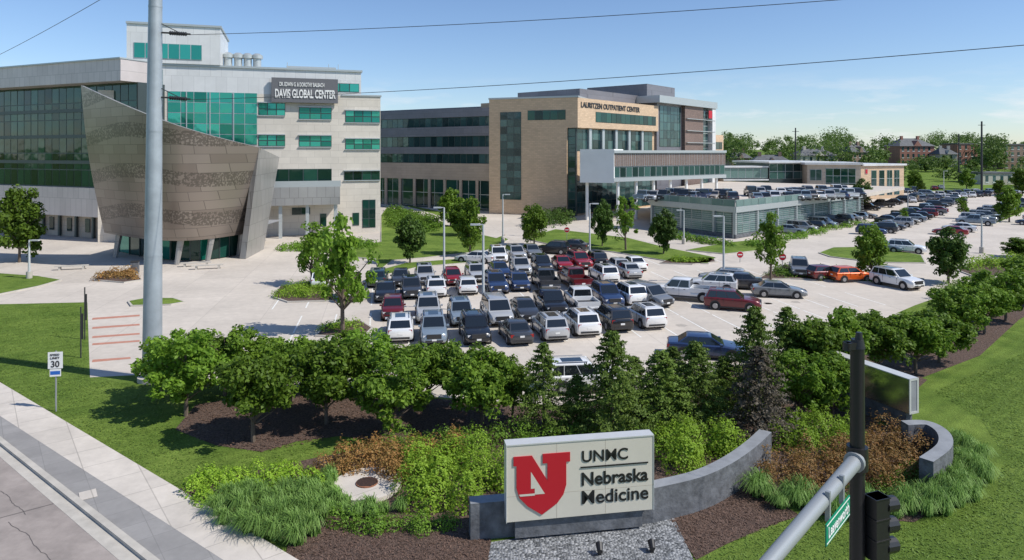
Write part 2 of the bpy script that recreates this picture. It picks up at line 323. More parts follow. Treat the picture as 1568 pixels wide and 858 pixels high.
def chips(name,poly,n,s,mat,z=.02,up=1):
    P=px(poly); b=MB(); x0=min(p[0] for p in P);x1=max(p[0] for p in P);y0=min(p[1] for p in P);y1=max(p[1] for p in P); k=0
    while k<n:
        q=(random.uniform(x0,x1),random.uniform(y0,y1))
        if not inside(q,P): continue
        k+=1; r=s*random.uniform(.5,1.4); a=random.uniform(0,6.28); c_,s_=math.cos(a)*r,math.sin(a)*r; t=random.uniform(.2,.6); h=r*random.uniform(.2,.8)*up
        b.quad([(q[0]-c_,q[1]-s_,z),(q[0]+s_*t,q[1]-c_*t,z+h*.4),(q[0]+c_,q[1]+s_,z+h),(q[0]-s_*t,q[1]+c_*t,z+h*.6)])
    return b.obj(name,[mat])
mChip=leafmat('bark_chips',(.045,.028,.02),(.19,.12,.09),tr=0,ov=.05)
mBlade=leafmat('grass_blades',(.08,.15,.02),(.22,.32,.06),tr=.3,ov=.02)
chips('mulch_chips',[(440,838),(470,806),(620,790),(745,806),(752,830),(745,900),(430,900)],5000,.045,mChip)
chips('mulch_chips',[(1020,788),(1145,740),(1225,790),(1110,835),(1066,858)],3000,.045,mChip)
chips('mulch_chips',[(268,660),(300,620),(420,600),(620,606),(870,630),(900,690),(770,702),(520,670),(400,694),(330,684)],7000,.06,mChip)
chips('lawn_tufts',[(1062,870),(1112,833),(1225,792),(1400,805),(1520,760),(1540,700),(1500,640),(1430,600),(1568,540),(1700,600),(1700,880)],26000,.05,mBlade,.0,1.2)
chips('lawn_tufts',[(0,585),(-40,500),(0,470),(130,468),(135,582),(230,590),(265,655),(330,690),(400,698),(515,672),(470,702),(262,750),(220,718)],16000,.055,mBlade,.0,1.2)
# parking stripes
ra=math.radians(10.7); R=Vector((math.cos(ra),math.sin(ra))); Nn=Vector((math.sin(ra),-math.cos(ra)))
b=MB(); O=Vector(G(658,534))
for row_,(k0,k1) in enumerate([(-3,13),(-3,15),(-4,15),(-3,14),(1,14),(3,14)]):
    o=O-Nn*[0,5.6,13.5,19.1,28,33][row_]
    for k in range(k0,k1+1):
        p=o+R*(k*2.65-1.3); b.quad([(*(p+R*.06),.0085),(*(p-R*.06),.0085),(*(p-R*.06-Nn*5.2),.0085),(*(p+R*.06-Nn*5.2),.0085)])
b.obj('parking_stripes',[mStripe])
mStain=M('oil_stain',(.36,.325,.28),.8,ns=2,na=.15); b=MB()
for k in range(60):
    p=O-Nn*random.choice([2.5,8,16,21.5,30,35])+R*(random.randint(-3,14)*2.65+random.uniform(-.3,.3)); rr=random.uniform(.15,.45)
    b.quad([(p.x+rr*math.cos(a)*random.uniform(.7,1.2),p.y+rr*math.sin(a)*random.uniform(.7,1.4),.008) for a in [i*.628 for i in range(10)]])
b.obj('oil_stains',[mStain])
# ---------------------------------------------------------------- Davis building
dv=empty('glass_and_stone_academic_building')
W1=Wall((-21,109),18); W2=Wall((-54.6,96.5),-24)
b=MB(); mats=[mBeige,mWhiteMetal,mGG,mFrame,mGD,mRoofing,mShroud2,mBeige2,mRoofBand,mFrameL]
zr=21.6; zt=25.4; T=W1.t
b.wbox(W1,T(395),0,0,zr,-30,0,0)
b.wbox(W1,T(150),T(395)-.003,0,zr,-30,-.01,0)
b.wbox(W1,T(190),T(553),zr+.003,zt,-29,-.02,1)
b.wbox(W1,T(190),T(553)+.2,zt,zt+.3,-29,.2,9)
b.wbox(W1,T(553)-3,.15,zr+.003,zr+.25,-29.5,.15,9)
b.wbox(W1,T(195),T(338),zt+.3,31.2,-13,.4,1)
b.wbox(W1,T(194),T(340),31.2,31.5,-13.2,.6,9)
b.obj('walls',mats,dv)
b=MB()
b.glaz(W1,T(206),T(310),zt+.9,W1.z(310,70),1.6,1.6,2,9,.42)
b.glaz(W1,T(190),T(250),17,zt-.6,1.6,1.7,2,9,0)
b.glaz(W1,T(257),T(394),W1.z(394,222),W1.z(394,143),1.7,1.55,2,9,.0,.05)
for u in (286,322,358): b.wbox(W1,T(u)-.07,T(u)+.07,W1.z(394,222),W1.z(394,143),.105,.22,9)
for (u0,u1,v0,v1) in [(529,582,170,188),(529,582,213,229),(527,582,262,276),(458,508,165,183),(458,508,208,225),(396,437,158,177),(396,437,207,224)]:
    z1=W1.z((u0+u1)/2,v0);z0=W1.z((u0+u1)/2,v1); b.glaz(W1,T(u0),T(u1)-.02,z0,z1,1.5,1.0,4 if v0>255 else 2,3,.0)
    b.wbox(W1,T(u0)-.1,T(u1)-.01,z1,z1+.14,.002,.35,9); b.wbox(W1,T(u0)-.1,T(u1)-.01,z0-.12,z0,.002,.2,9)
b.glaz(W1,T(505),T(550),W1.z(527,141),W1.z(527,128),1.5,2,2,3,-.01)
b.glaz(W1,T(420),T(508),W1.z(460,285),W1.z(460,259),1.9,3,4,3,.0)
b.glaz(W1,T(447),T(475),W1.z(460,329),W1.z(460,318),1.5,2,4,3,.0)
b.glaz(W1,T(555),T(575),.8,W1.z(565,306),1.2,1.5,4,3,.0)
for u in (490,515,540): b.glaz(W1,T(u),T(u+10),1.2,3.2,1.2,2,4,3,.0)
b.obj('windows',mats,dv)
b=MB(); b.wbox(W1,T(398),T(518),4.9,7.6,.05,4.2,6); b.wbox(W1,T(398),T(518)+.1,7.6,8.5,4.1,4.15,9)
for u in (430,470,512): b.wbox(W1,T(u)-.25,T(u)+.25,0,4.9,3,3.5,9)
b.obj('terrace_canopy',mats,dv)
b=MB(); b.wbox(W1,T(416),T(517),W1.z(465,158),W1.z(465,121),.35,.8,0); b.obj('sign_panel',[M('sign_slate',(.13,.13,.14),.5)],dv)
zt0=W1.z(465,158); zt1=W1.z(465,121); hh=zt1-zt0
def wtext(W,name,s,u0,u1,z,h,off,mat,par,bold=.02): 
    t0=W.t(u0);t1=W.t(u1); return text(name,s,W.p(t0,off,z),W.ang,t1-t0,h,mat,par,.04,bold)
wtext(W1,'sign_lettering','DAVIS GLOBAL CENTER',421,513,zt0+hh*.2,hh*.36,.86,mWhite,dv,.03)
wtext(W1,'sign_lettering_small','DR. EDWIN G. & DOROTHY BALBACH',428,496,zt0+hh*.66,hh*.17,.86,mWhite,dv,.02)
b=MB()
for u in (346,362,377,392):
    p=W1.p(T(u),-4,zt+.3); b.tube(p,(p[0],p[1],p[2]+1.7),.6,.6,14,0); b.tube((p[0],p[1],p[2]+1.7),(p[0],p[1],p[2]+2.2),.85,.85,14,0); b.tube((p[0],p[1],p[2]+2.2),(p[0],p[1],p[2]+2.5),.85,.4,14,0)
b.obj('roof_vents',[mFrameL],dv,smooth=40)
b=MB()
for u in (300,440,505,520): p=W1.p(T(u),-3,zt+.3); b.tube(p,(p[0],p[1],p[2]+1.2),.05,.05,6,0)
b.box(W1.p(T(480),-12,zt+1),(8,4,1.6),0,W1.ang); b.obj('rooftop_equipment',[mFrameL],dv)
# left wing
b=MB(); b.wbox(W2,-60,2.5,0,3.4,-22,-1.5,7); b.wbox(W2,-60,2.5,3.4,7.6,-22,.6,8); b.wbox(W2,-60,2.5,7.6,22.6,-22,0,3)
b.wbox(W2,-60,2.2,22.6,25.6,-22,2.4,8); b.wbox(W2,-60,2.3,25.6,25.8,-22,2.6,9)
b.glaz(W2,-60,2.4,7.7,22.5,1.7,2.4,4,3,0)
for z in (11.3,15.1,18.9): b.wbox(W2,-60,2.4,z-.25,z+.25,.11,.3,3)
for i in range(12): b.wbox(W2,-44+i*3.9,-43.6+i*3.9,0,3.4,-1.4,-1.1,3)
for i in range(8): b.glaz(W2,-36+i*4.2,-34.9+i*4.2,.8,2.8,1,2,4,3,-1.45)
b.obj('left_wing',mats,dv)
# entrance shroud (leaning curved metal wall)
NS,NT=28,14; b=MB(); V=[]
def Bp(s):
    d=88-11*math.sin(math.pi*(.12+.8*s)); u=160+(382-160)*s; return Vector(((u-CU)/F*d,d,2.9-.2*s))
def Tp(s):
    d=86-13*math.sin(math.pi*(.12+.8*s)); u=124+(397-124)*s; v=131+95*s+10*math.sin(math.pi*s); return Vector(((u-CU)/F*d,d,H-(v-VH)/F*d))
for j in range(NT+1):
    for i in range(NS+1):
        s=i/NS;t=j/NT; p=Bp(s).lerp(Tp(s),t); bul=math.sin(math.pi*t)*.7; p.y-=bul; V.append(p)
fs=[(j*(NS+1)+i,j*(NS+1)+i+1,(j+1)*(NS+1)+i+1,(j+1)*(NS+1)+i) for j in range(NT) for i in range(NS)]
b.add(V,fs,0)
V2=[v+Vector((0,.6,0)) for v in V]; b.add(V2,fs,0)
top=NT*(NS+1)
for i in range(NS): b.quad([V[top+i],V[top+i+1],V2[top+i+1],V2[top+i]],1); b.quad([V[i],V[i+1],V2[i+1],V2[i]],1)
b.quad([V[j*(NS+1)] for j in range(NT+1)]+[V2[j*(NS+1)] for j in range(NT,-1,-1)],1)
b.obj('entrance_shroud',[mShroud,mShroud2],dv,smooth=50)
b=MB(); a0=Tp(1);a1=Vector(D3(428,241,98)); c0=Vector((*G(376,397),0)); c1=Vector(((404-CU)/F*90,90,0))
b.quad([a0,a1,c1,c0]); b.quad([a0+Vector((-.6,.2,0)),c0+Vector((-.8,.2,0)),c0,a0]); b.obj('shroud_return',[mShroud2],dv)
# lobby under the shroud
b=MB(); n=14; pts=[Bp(i/n)+Vector((0,3.2,0)) for i in range(n+1)]
for i in range(n):
    p,q=pts[i],pts[i+1]; b.quad([(p.x,p.y,.1),(q.x,q.y,.1),(q.x,q.y,3.2),(p.x,p.y,3.2)],4 if i%4 else 2)
    b.tube((p.x,p.y-.05,0),(p.x,p.y-.05,3.2),.07,.07,6,3)
b.quad([(p.x,p.y,3.1) for p in pts]+[(Bp(1).x,98,3.1),(Bp(0).x,98,3.1)],5)
b.quad([(p.x,p.y-3.1,2.95) for p in pts]+[(p.x,p.y+.1,2.95) for p in pts[::-1]],6)
for i in (1,4,7,10,13):
    p=pts[i]; b.tube((p.x-.4,p.y-2.4,0),(p.x,p.y-2.2,3),.28,.4,8,6)
b.obj('lobby',mats,dv)
# ---------------------------------------------------------------- outpatient building
lo=empty('brick_outpatient_building'); K=(13.,135.)
W3=Wall(K,-20); W4=Wall(K,50); W6=Wall((-4.0,147),-33)
mats=[mTan,mTan4,mGreyP,mGL,mFrame,mWhiteMetal,mTerra,mTanW,mGD,mFrameL,mGTeal]
tL=W3.t(749); b=MB(); T=W3.t
b.wbox(W3,tL,T(868),0,23.6,-28,0,0); b.wbox(W3,T(868),-.02,17.6,23.58,-28,-.01,0); b.wbox(W3,T(868)+.01,-.5,0,17.6,-28,-.6,4)
b.wbox(W4,0,W4.t(1008),17.6,23.55,-26,0,1); b.wbox(W4,.8,W4.t(1045),0,17.59,-26,-1.0,1)
b.wbox(W3,tL-.1,.15,23.6,23.95,-28,.15,9)
b.wbox(W4,8,W4.t(1050),23.95,26.2,-22,-5,2)
b.wbox(W4,W4.t(1008)+.01,W4.t(1048),0,24.3,-24,-.4,2); b.wbox(W4,W4.t(1003),W4.t(1092),24.3,26.0,-24,1.2,9); b.wbox(W4,W4.t(1008),W4.t(1050),26,29,-20,-3,2)
b.wbox(W4,W4.t(1046),W4.t(1074),0,24.29,-20,.5,6); b.wbox(W4,W4.t(1086),W4.t(1091),0,24.29,-.6,.9,5)
b.wbox(W4,W4.t(1075),W4.t(1085),0,24.28,-20,-.2,4)
b.wbox(W4,W4.t(1091)+.2,W4.t(1118),0,17.5,-20,-2,1)
b.obj('walls',mats,lo)
b=MB()
b.glaz(W3,T(766),T(798),3,W3.z(780,172),1.5,1.5,3,4,0); b.glaz(W3,T(808),T(866),W3.z(840,184),W3.z(840,169),1.6,2,8,4,0)
b.glaz(W3,T(869),-.6,.2,17.4,1.5,1.6,3,4,-.58)
t4=W4.t
b.glaz(W4,t4(912),t4(1004),18.9,21,1.9,2.2,8,4,0); b.glaz(W4,1,t4(1004),13,17.4,1.9,2.2,3,4,-.98)
for u in (905,925,945,965,985): b.wbox(W4,t4(u),t4(u)+.9,13,17.5,-.88,-.4,9)
b.glaz(W4,1,t4(1040),.4,7,1.9,2.2,3,4,-.98); b.glaz(W4,t4(1012),t4(1044),14,23.8,1.9,2.0,3,4,-.38)
b.glaz(W4,t4(1076),t4(1084),4,23.5,1.5,2.0,3,9,-.18)
for z in (15,18,21): b.wbox(W4,t4(1047),t4(1090),z,z+.15,.52,1.0,9)
b.glaz(W4,t4(1096),t4(1116),13.5,15.5,2,2,3,4,-1.98)
b.obj('windows',mats,lo)
wtext(W4,'sign_lettering','LAURITZEN OUTPATIENT CENTER',889,979,21.7,1.15,.06,mDark,lo,.03)
b=MB(); b.wbox(W4,t4(1079),t4(1084),21.6,23.6,1.0,1.2,0); b.obj('logo_plaque',[mRed],lo)
# projecting upper lobby box
P0=D3(940,240,125); W5a=Wall((P0[0],P0[1]),-20); W5b=Wall((P0[0],P0[1]),36)
b=MB(); tl=W5a.t(888); tr=W5b.t(1112)
b.wbox(W5a,tl,0,7.1,13.3,-9,0,5)
b.wbox(W5b,.01,tr,7.3,8.0,-9,0,9); b.wbox(W5b,.01,tr,12.6,13.1,-9,.1,9); b.wbox(W5b,.01,tr,8,12.6,-9,-.5,4)
b.glaz(W5b,.3,tr,8.05,10,1.6,2,3,9,-.48); b.glaz(W5b,.3,tr,10.1,12.5,.5,3,6,9,-.3,.06)
for i in range(7): p=W5b.p(2+i*(tr-4)/6,-1,0); b.tube(p,(p[0],p[1],7.3),.3,.3,10,5)
p=W5a.p(tl+1,-1.5,0); b.tube(p,(p[0],p[1],7.1),.3,.3,10,5)
b.obj('upper_lobby',mats[:5]+[M('white_stucco',(.78,.78,.76),.6,ns=.3,na=.05)]+mats[6:],lo)
# banded wing
b=MB(); tt=W6.t(560); t1=3; q=lambda v:W6.z(749,v)
zs=[(q(165),q(178),2,.1),(q(178),q(193),None,0),(q(193),q(208),2,.1),(q(208),q(225),None,0),(q(225),q(236),2,.1),(q(236),q(251),None,0),(q(251),q(277),7,.1)]
b.wbox(W6,tt-20,t1,0,q(165)-.1,-25,-.05,4)
for z1,z0,mi,o in zs:
    if mi is None: b.glaz(W6,tt-20,t1,z0,z1,1.7,3,3,4,-.05); 
    else: b.wbox(W6,tt-20,t1,z0,z1,-.2,.35,mi)
b.glaz(W6,tt-20,t1,.4,q(277),3.2,4,8,9,-.05)
for i in range(14): p=t1-3-i*4.5; b.wbox(W6,p,p+.7,0,q(277),-.04,.36,7)
b.wbox(W6,tt-20,t1,q(165),q(161),-20,-3,2)
b.obj('banded_wing',mats,lo)
# low clinic buildings to the right
cl=empty('low_clinic_building'); b=MB()
Wa=Wall(((1180-CU)/F*190,190),8); ta=Wa.t
b.wbox(Wa,ta(1178),ta(1262),0,9.6,-20,0,3+1); b.glaz(Wa,ta(1178),ta(1262),5.2,9.4,2.2,2,3,9,.0); b.wbox(Wa,ta(1174),ta(1266),9.6,10.1,-21,1.2,5)
b.wbox(Wa,ta(1108),ta(1177),5.2,8.4,-6,-.5,4); b.glaz(Wa,ta(1108),ta(1177),5.5,8.2,2.2,3,10,9,-.48); b.wbox(Wa,ta(1108),ta(1177),8.4,8.8,-6.2,0,5); b.wbox(Wa,ta(1108),ta(1177),4.8,5.2,-6.2,0,5)
Wb=Wall(((1318-CU)/F*182,182),25); tb=Wb.t; Wc=Wall(((1318-CU)/F*182,182),-12)
b.wbox(Wc,Wc.t(1236),0,0,9.3,-18,0,7); b.wbox(Wc,Wc.t(1232),.4,9.3,9.9,-18,.6,5); b.glaz(Wc,Wc.t(1264),Wc.t(1310),.4,8.3,1.8,2,8,9,0)
b.glaz(Wc,Wc.t(1240),Wc.t(1258),5,8,1.8,3,3,9,0)
b.wbox(Wb,.02,tb(1384),0,9.0,-20,-.02,1); b.wbox(Wb,.45,tb(1386),9.0,9.5,-20,.5,5); 
for u in (1334,1346,1358,1369): b.glaz(Wb,tb(u),tb(u+8),1,7.8,1.4,2,3,9,-.02)
b.wbox(Wb,1.6,2.6,6.8,8.2,0,.08,9)
b.obj('walls',[mTan,mTan,mGreyP,mGL,mFrame,mWhiteMetal,mTerra,mBeige2,mGD,mFrameL,mGTeal],cl)
b=MB(); b.wbox(Wb,1.7,2.5,6.9,8.1,.09,.12); b.obj('logo_plaque',[mRed],cl)
# parking deck
dk=empty('parking_deck'); A_,B_,C_=G(996,349),G(1126,366),G(1322,333); ZD=4.6
b=MB(); poly=[A_,B_,C_,(92,160),(58,190),(26,140)]
b.prism(poly,ZD-.7,ZD,0); b.obj('deck_slab',[mConc],dk)
b=MB()
for p,q_ in ((A_,B_),(B_,C_)):
    L=math.hypot(q_[0]-p[0],q_[1]-p[1]); Wd=Wall(p,math.degrees(math.atan2(q_[1]-p[1],q_[0]-p[0])))
    b.wbox(Wd,0.3,L-.3,0,ZD-.7,-.8,-.5,3); b.glaz(Wd,.4,L-.4,.5,ZD-.8,2.2,1.7,0,2,-.4)
    b.wbox(Wd,0,L,0,.6,-.3,.05,1); b.wbox(Wd,0,L,ZD-.75,ZD+.1,.01,.12,2)
    b.glaz(Wd,0,L,ZD+.1,ZD+1.15,2.2,2,0,2,.03,.04)
    for i in range(int(L/6.6)+1): b.wbox(Wd,i*6.6,i*6.6+.35,0,ZD-.7,-.45,.02,2)
    for i in range(10): b.wbox(Wd,0,L,.8+i*.3,.84+i*.3,.03,.07,2)
b.obj('deck_screen',[mGTeal,mStone,mFrameL,mDark],dk)
# ---------------------------------------------------------------- monument sign + walls
sg=empty('monument_sign'); Wsg=Wall(((776-CU)/F*22.4,22.4),9.5)
b=MB(); b.wbox(Wsg,0,5.05,.72,3.22,-.42,0,0); b.wbox(Wsg,-.02,5.07,3.22,3.26,-.44,.02,1); b.wbox(Wsg,5.05,5.07,.7,3.22,-.44,.02,1);b.wbox(Wsg,-.02,0,.7,3.22,-.44,.02,1)
b.wbox(Wsg,.3,4.7,.1,.72,-.4,-.12,2)
for x in (1.68,3.36): b.wbox(Wsg,x-.006,x+.006,.73,3.2,.0,.003,3)
b.wbox(Wsg,0,5.05,1.55,1.56,0,.003,3)
b.obj('sign_box',[mSignFace,mSignTop,mStone,mBeige2],sg)
def sp(x,z,o=.03): return Wsg.p(x,o,.72+z)
shield=[(.22,2.14),(.84,2.14),(1.36,1.28),(1.36,1.86),(1.20,1.86),(1.20,2.17),(2.13,2.17),(2.13,1.86),(2.0,1.86),(2.0,1.1),(1.9,.78),(1.68,.50),(1.17,.17),(.70,.48),(.42,.78),(.32,1.1),(.32,1.84),(.22,1.84)]
b=MB(); n=len(shield); b.add([sp(x,z,.004) for x,z in shield]+[sp(x,z,.035) for x,z in shield],[(i,(i+1)%n,n+(i+1)%n,n+i) for i in range(n)]); b.quad([sp(x,z,.035) for x,z in shield]); b.obj('logo_shield',[mRed],sg)
b=MB(); b.quad([sp(x,z,.039) for x,z in [(.80,1.62),(.80,1.06),(.93,1.06),(.93,.86),(1.27,.86)]])
b.quad([sp(x,z,.041) for x,z in [(.40,.90),(.93,.90),(.93,.83),(.44,.83)]])
b.obj('logo_counter',[mSignFace],sg)
def st(name,s,x0,x1,z,h,bold=.012): text(name,s,sp(x0,z,.012),Wsg.ang,x1-x0,h,mBlack,sg,.010,bold)
st('lettering_unmc','UNMC',2.52,4.12,1.80,.38); st('lettering_nebraska','Nebraska',2.50,4.83,1.02,.44,.02); st('lettering_medicine','Medicine',2.50,4.83,.40,.44)
b=MB(); b.wbox(Wsg,2.5,4.86,2.32+.72-.72,2.36,.003,.03); b.obj('rule_line',[mBlack],sg)
def pathwall(name,pts,h,th,mat,topm,z0=0):
    b=MB(); n=len(pts); L=[];Rr=[]
    for i in range(n):
        a=Vector(pts[max(0,i-1)]);c=Vector(pts[min(n-1,i+1)]); d=(c-a).normalized(); nv=Vector((d.y,-d.x)); p=Vector(pts[i]); L.append(p+nv*th/2); Rr.append(p-nv*th/2)
    b.prism([tuple(p) for p in L]+[tuple(p) for p in Rr[::-1]],z0,z0+h,0,1); return b.obj(name,[mat,topm])
def smoothpath(P,k=8):
    out=[]; P=[Vector(p) for p in P]; Q=[P[0]]+P+[P[-1]]
    for i in range(1,len(Q)-2):
        for j in range(k):
            t=j/k; a,b_,c,d=Q[i-1],Q[i],Q[i+1],Q[i+2]
            out.append(.5*((2*b_)+(-a+c)*t+(2*a-5*b_+4*c-d)*t*t+(-a+3*b_-3*c+d)*t**3))
    out.append(P[-1]); return [tuple(p) for p in out]
mStoneTop=M('stone_cap',(.24,.25,.26),.6,ns=2,na=.15)
wl=[Wsg.p(-1.15,-.66,0)[:2],Wsg.p(5.2,-.66,0)[:2],G(1065,778),G(1112,755),G(1148,728),G(1172,704)]
pathwall('curved_stone_wall',[wl[0]]+smoothpath(wl[1:]),1.22,.5,mStone,mStoneTop)
pathwall('curved_stone_wall',smoothpath([G(1385,690),G(1420,690),G(1444,706),G(1446,728),G(1418,752)]),1.2,.5,mStone,mStoneTop)
ws=Wall((18.4,31.2),112); b=MB(); b.wbox(ws,0,5.0,.95,2.5,-.35,.2,0); b.wbox(ws,-.02,5.02,2.5,2.54,-.37,.22,1); b.wbox(ws,-.04,-.005,.93,2.54,-.37,-.27,1); b.wbox(ws,-.04,-.005,.93,2.54,.12,.22,1)
b.wbox(ws,-.04,-.005,2.44,2.54,-.265,.115,1);b.wbox(ws,-.04,-.005,.93,1.03,-.265,.115,1); b.wbox(ws,-.02,-.002,1.03,2.44,-.265,.115,3); b.wbox(ws,.2,4.8,.1,.95,-.3,.1,2)
b.obj('monument_sign',[mMirror,mSignTop,mStone,mStoneTop])
q=G(562,746); b=MB(); b.tube((*q,0),(*q,.16),1.32,1.32,40,0); b.tube((*q,.16),(*q,.2),.42,.42,24,1)
for i in range(-4,5): b.box((q[0],q[1]+i*.08,.21),(2*math.sqrt(max(.01,.16-(i*.08)**2)),.03,.02),2)
b.obj('utility_vault_cover',[mWalk,M('rust_iron',(.26,.11,.06),.8,ns=8,na=.3),mDark])
for u,v in ((918,850),(998,846)):
    q=G(u,v); b=MB(); b.box((*q,.08),(.12,.12,.16),0); b.tube((q[0],q[1]-.12,.18),(q[0],q[1]+.12,.30),.09,.12,10,0); b.obj('ground_floodlight',[mBlack])
# ---------------------------------------------------------------- steel pole and wires
pp=Vector(((233-CU)/F*38.5,38.5,0)); b=MB()
b.tube(pp,pp+Vector((.25,0,28)),.52,.30,16,0); b.tube(pp,pp+Vector((0,0,.25)),.75,.75,16,1)
for z in (7,14,21): b.tube(pp+Vector((z*.009,0,z)),pp+Vector((z*.009,0,z+.12)),.53-.0078*z,.53-.0078*z,16,0)
for z in (15.95,19.6,23.4):
    p=pp+Vector((.15+.38,0,z)); b.tube(p,p+Vector((1.7,-.15,-.12)),.05,.05,6,2)
    for k in range(8): c=p+Vector((.5+.13*k,-.04-.011*k,-.035-.01*k)); b.tube(c,c+Vector((.04,0,0)),.12,.12,8,2)
    b.tube(p+Vector((0,0,.5)),p+Vector((1.0,0,0)),.025,.025,5,2)
b.obj('steel_power_pole',[mSteel,mKerb,mDark],smooth=40)
def wire(name,a,c,sag,r=.022):
    b=MB(); a=Vector(a);c=Vector(c); n=24; P=[a.lerp(c,i/n)-Vector((0,0,sag*4*(i/n)*(1-i/n))) for i in range(n+1)]
    for i in range(n): b.tube(P[i],P[i+1],r,r,5,0,False)
    return b.obj(name,[mDark])
e1=Vector(D3(1070,0,30)); s1=pp+Vector((2.2,-.15,19.45)); e1=s1+(e1-s1)*1.8
wire('power_line',s1,e1,.45,.016)
s2=pp+Vector((2.2,-.15,15.8)); e2=Vector(D3(1568,50,22)); e2=s2+(e2-s2)*1.4; wire('power_line',s2,e2,.5,.014)
s3=pp+Vector((.2,0,23.3)); e3=Vector(D3(-60,112,75)); wire('power_line',s3,e3,.3,.02)
# ---------------------------------------------------------------- signal pole in the foreground
tp=empty('traffic_signal_pole'); X,Y=6.07,12.; b=MB()
b.tube((X,Y,0),(X,Y,9.45),.15,.115,16,0); b.tube((X,Y,9.45),(X,Y,9.6),.13,.10,16,0); b.tube((X,Y,7.32),(X,Y,7.72),.175,.175,16,0)
b.box((X-.08,Y-.02,9.5),(.32,.16,.12),0,.3); b.tube((X-.2,Y-.05,9.42),(X-.2,Y-.05,9.56),.075,.06,10,0); b.tube((X+.03,Y,9.6),(X+.03,Y,9.72),.07,.05,10,0)
b.box((X+.16,Y,6.4),(.2,.06,.06),0); b.tube((X,Y,0),(X,Y,.5),.28,.2,16,0)
b.obj('pole',[mBlack],tp,smooth=40)
b=MB(); ar=Vector((-.89,-1,0)).normalized(); a0=Vector((X,Y,7.5)); b.tube(a0+ar*.15,a0+ar*7.5,.125,.08,16,0); b.tube(a0+ar*.13,a0+ar*.22,.17,.17,16,0)
b.obj('mast_arm',[mLamp],tp,smooth=40)
b=MB(); aa=math.atan2(-ar.y,-ar.x); s0=a0+ar*2.15; Ws=Wall((s0.x,s0.y),math.degrees(aa))
mGreen=M('sign_green',(.0,.22,.12),.4)
b.wbox(Ws,0,1.2,6.93,7.26,.12,.14,0); b.wbox(Ws,.02,1.18,6.95,6.965,.14,.143,1); b.wbox(Ws,.02,1.18,7.225,7.24,.14,.143,1)
for x in (.25,.95): b.wbox(Ws,x-.03,x+.03,7.2,7.66,.05,.12,2)
b.obj('street_name_sign',[mGreen,mWhite,mLamp],tp)
text('street_name_lettering','Leavenworth',Ws.p(.08,.145,7.02),aa,1.04,.17,mWhite,tp,.003,.01)
s0=a0+ar*4.35; Wq=Wall((s0.x,s0.y),math.degrees(aa)-8); b=MB(); b.wbox(Wq,-.3,.3,6.75,7.42,.14,.16,0); b.wbox(Wq,-.2,.2,6.8,6.95,.16,.163,1); b.wbox(Wq,-.22,.22,7.1,7.3,.16,.163,2); b.obj('lane_sign',[mWhite,mRed,mBlack],tp)
b=MB(); b.box((X+.30,Y-.1,6.35),(.30,.24,1.1),0,.35)
for i in range(3):
    c=Vector((X+.42,Y-.06,6.72-i*.36)); b.tube(c,c+Vector((.24,.09,-.02)),.14,.135,12,0,False); b.tube(c,c+Vector((.05,.02,0)),.12,.12,12,1)
for i in range(3): b.box((X+.30,Y-.1,6.17+i*.36),(.33,.27,.02),0,.35)
b.obj('signal_head',[mBlack,mDark],tp)
# ---------------------------------------------------------------- lamps, small signs
def lamp(u,v0,v1,arm=1,name='street_lamp',dbl=False):
    x,y=G(u,v0); h=(v0-v1)/F*y; b=MB(); b.tube((x,y,0),(x,y,.8),.28,.28,12,1); b.tube((x,y,.8),(x,y,h),.12,.08,8,0)
    for s in ((-1,1) if dbl else (arm,)):
        b.box((x+s*.35,y,h),(.7,.08,.08),0); b.box((x+s*.65,y-.05,h),(.75,.34,.12),0)
    b.obj(name,[mLampL,mKerb],smooth=40)
for a in [(680,432,318,-1),(740,478,344,-1),(770,372,298),(903,402,312,1),(1108,435,331,-1),(1503,388,331),(45,428,368),(1047,374,322,-1),(1445,300,262),(816,362,318),(1390,330,292)]: lamp(*a)
def pole(u,d,v1,r=.25,name='utility_pole',z0=0):
    x=(u-CU)/F*d; h=H-(v1-VH)/F*d; b=MB(); b.tube((x,d,z0),(x,d,h),r,r*.7,8,0); b.box((x,d,h-1.2),(2.2,.15,.15),0); b.obj(name,[mDark])
pole(1218,225,196,.3); pole(1503,215,186,.35); pole(1288,300,225,.25); pole(1468,260,205,.3)
x,y=G(86,630); ss_=empty('speed_limit_sign'); b=MB(); b.tube((x,y,0),(x,y,3.0),.04,.04,8,0); b.box((x,y-.05,2.55),(.66,.02,.82),1,.2); b.box((x,y-.05,1.93),(.5,.02,.36),1,.2); b.box((x,y-.062,1.93),(.44,.006,.18),2,.2)
b.obj('sign_plate',[mLamp,mWhite,M('sign_blue',(.02,.12,.45),.4)],ss_)
text('lettering_30','30',(x-.2,y-.11,2.22),.2,.38,.32,mDark,ss_,.003,.02); text('lettering_limit','LIMIT',(x-.22,y-.12,2.62),.2,.42,.1,mDark,ss_,.003,.02); text('lettering_speed','SPEED',(x-.22,y-.12,2.78),.2,.42,.1,mDark,ss_,.003,.02)
for u,v0,v1 in ((124,548,470),(130,520,440)):
    x,y=G(u,v0); h=(v0-v1)/F*y; b=MB(); b.tube((x,y,0),(x,y,h),.04,.04,6,0); b.box((x+.08,y,h*.62),(.14,.03,h*.5),0); b.obj('banner_post',[mDark])
def stop(u,v0,v1):
    x,y=G(u,v0); h=(v0-v1)/F*y; b=MB(); b.tube((x,y,0),(x,y,h),.035,.035,6,0)
    P=[(x+.38*math.cos(math.radians(22.5+45*i)),h-.38+.38*math.sin(math.radians(22.5+45*i))) for i in range(8)]
    b.quad([(a,y-.05,c) for a,c in P],1); b.quad([(x+(a-x)*1.1,y-.045,h-.38+(c-h+.38)*1.1) for a,c in P],2); b.box((x,y-.056,h-.38),(.48,.006,.12),2); b.obj('stop_sign',[mLamp,mRed,mWhite])
stop(1198,418,388); stop(868,372,348); stop(1133,402,385)
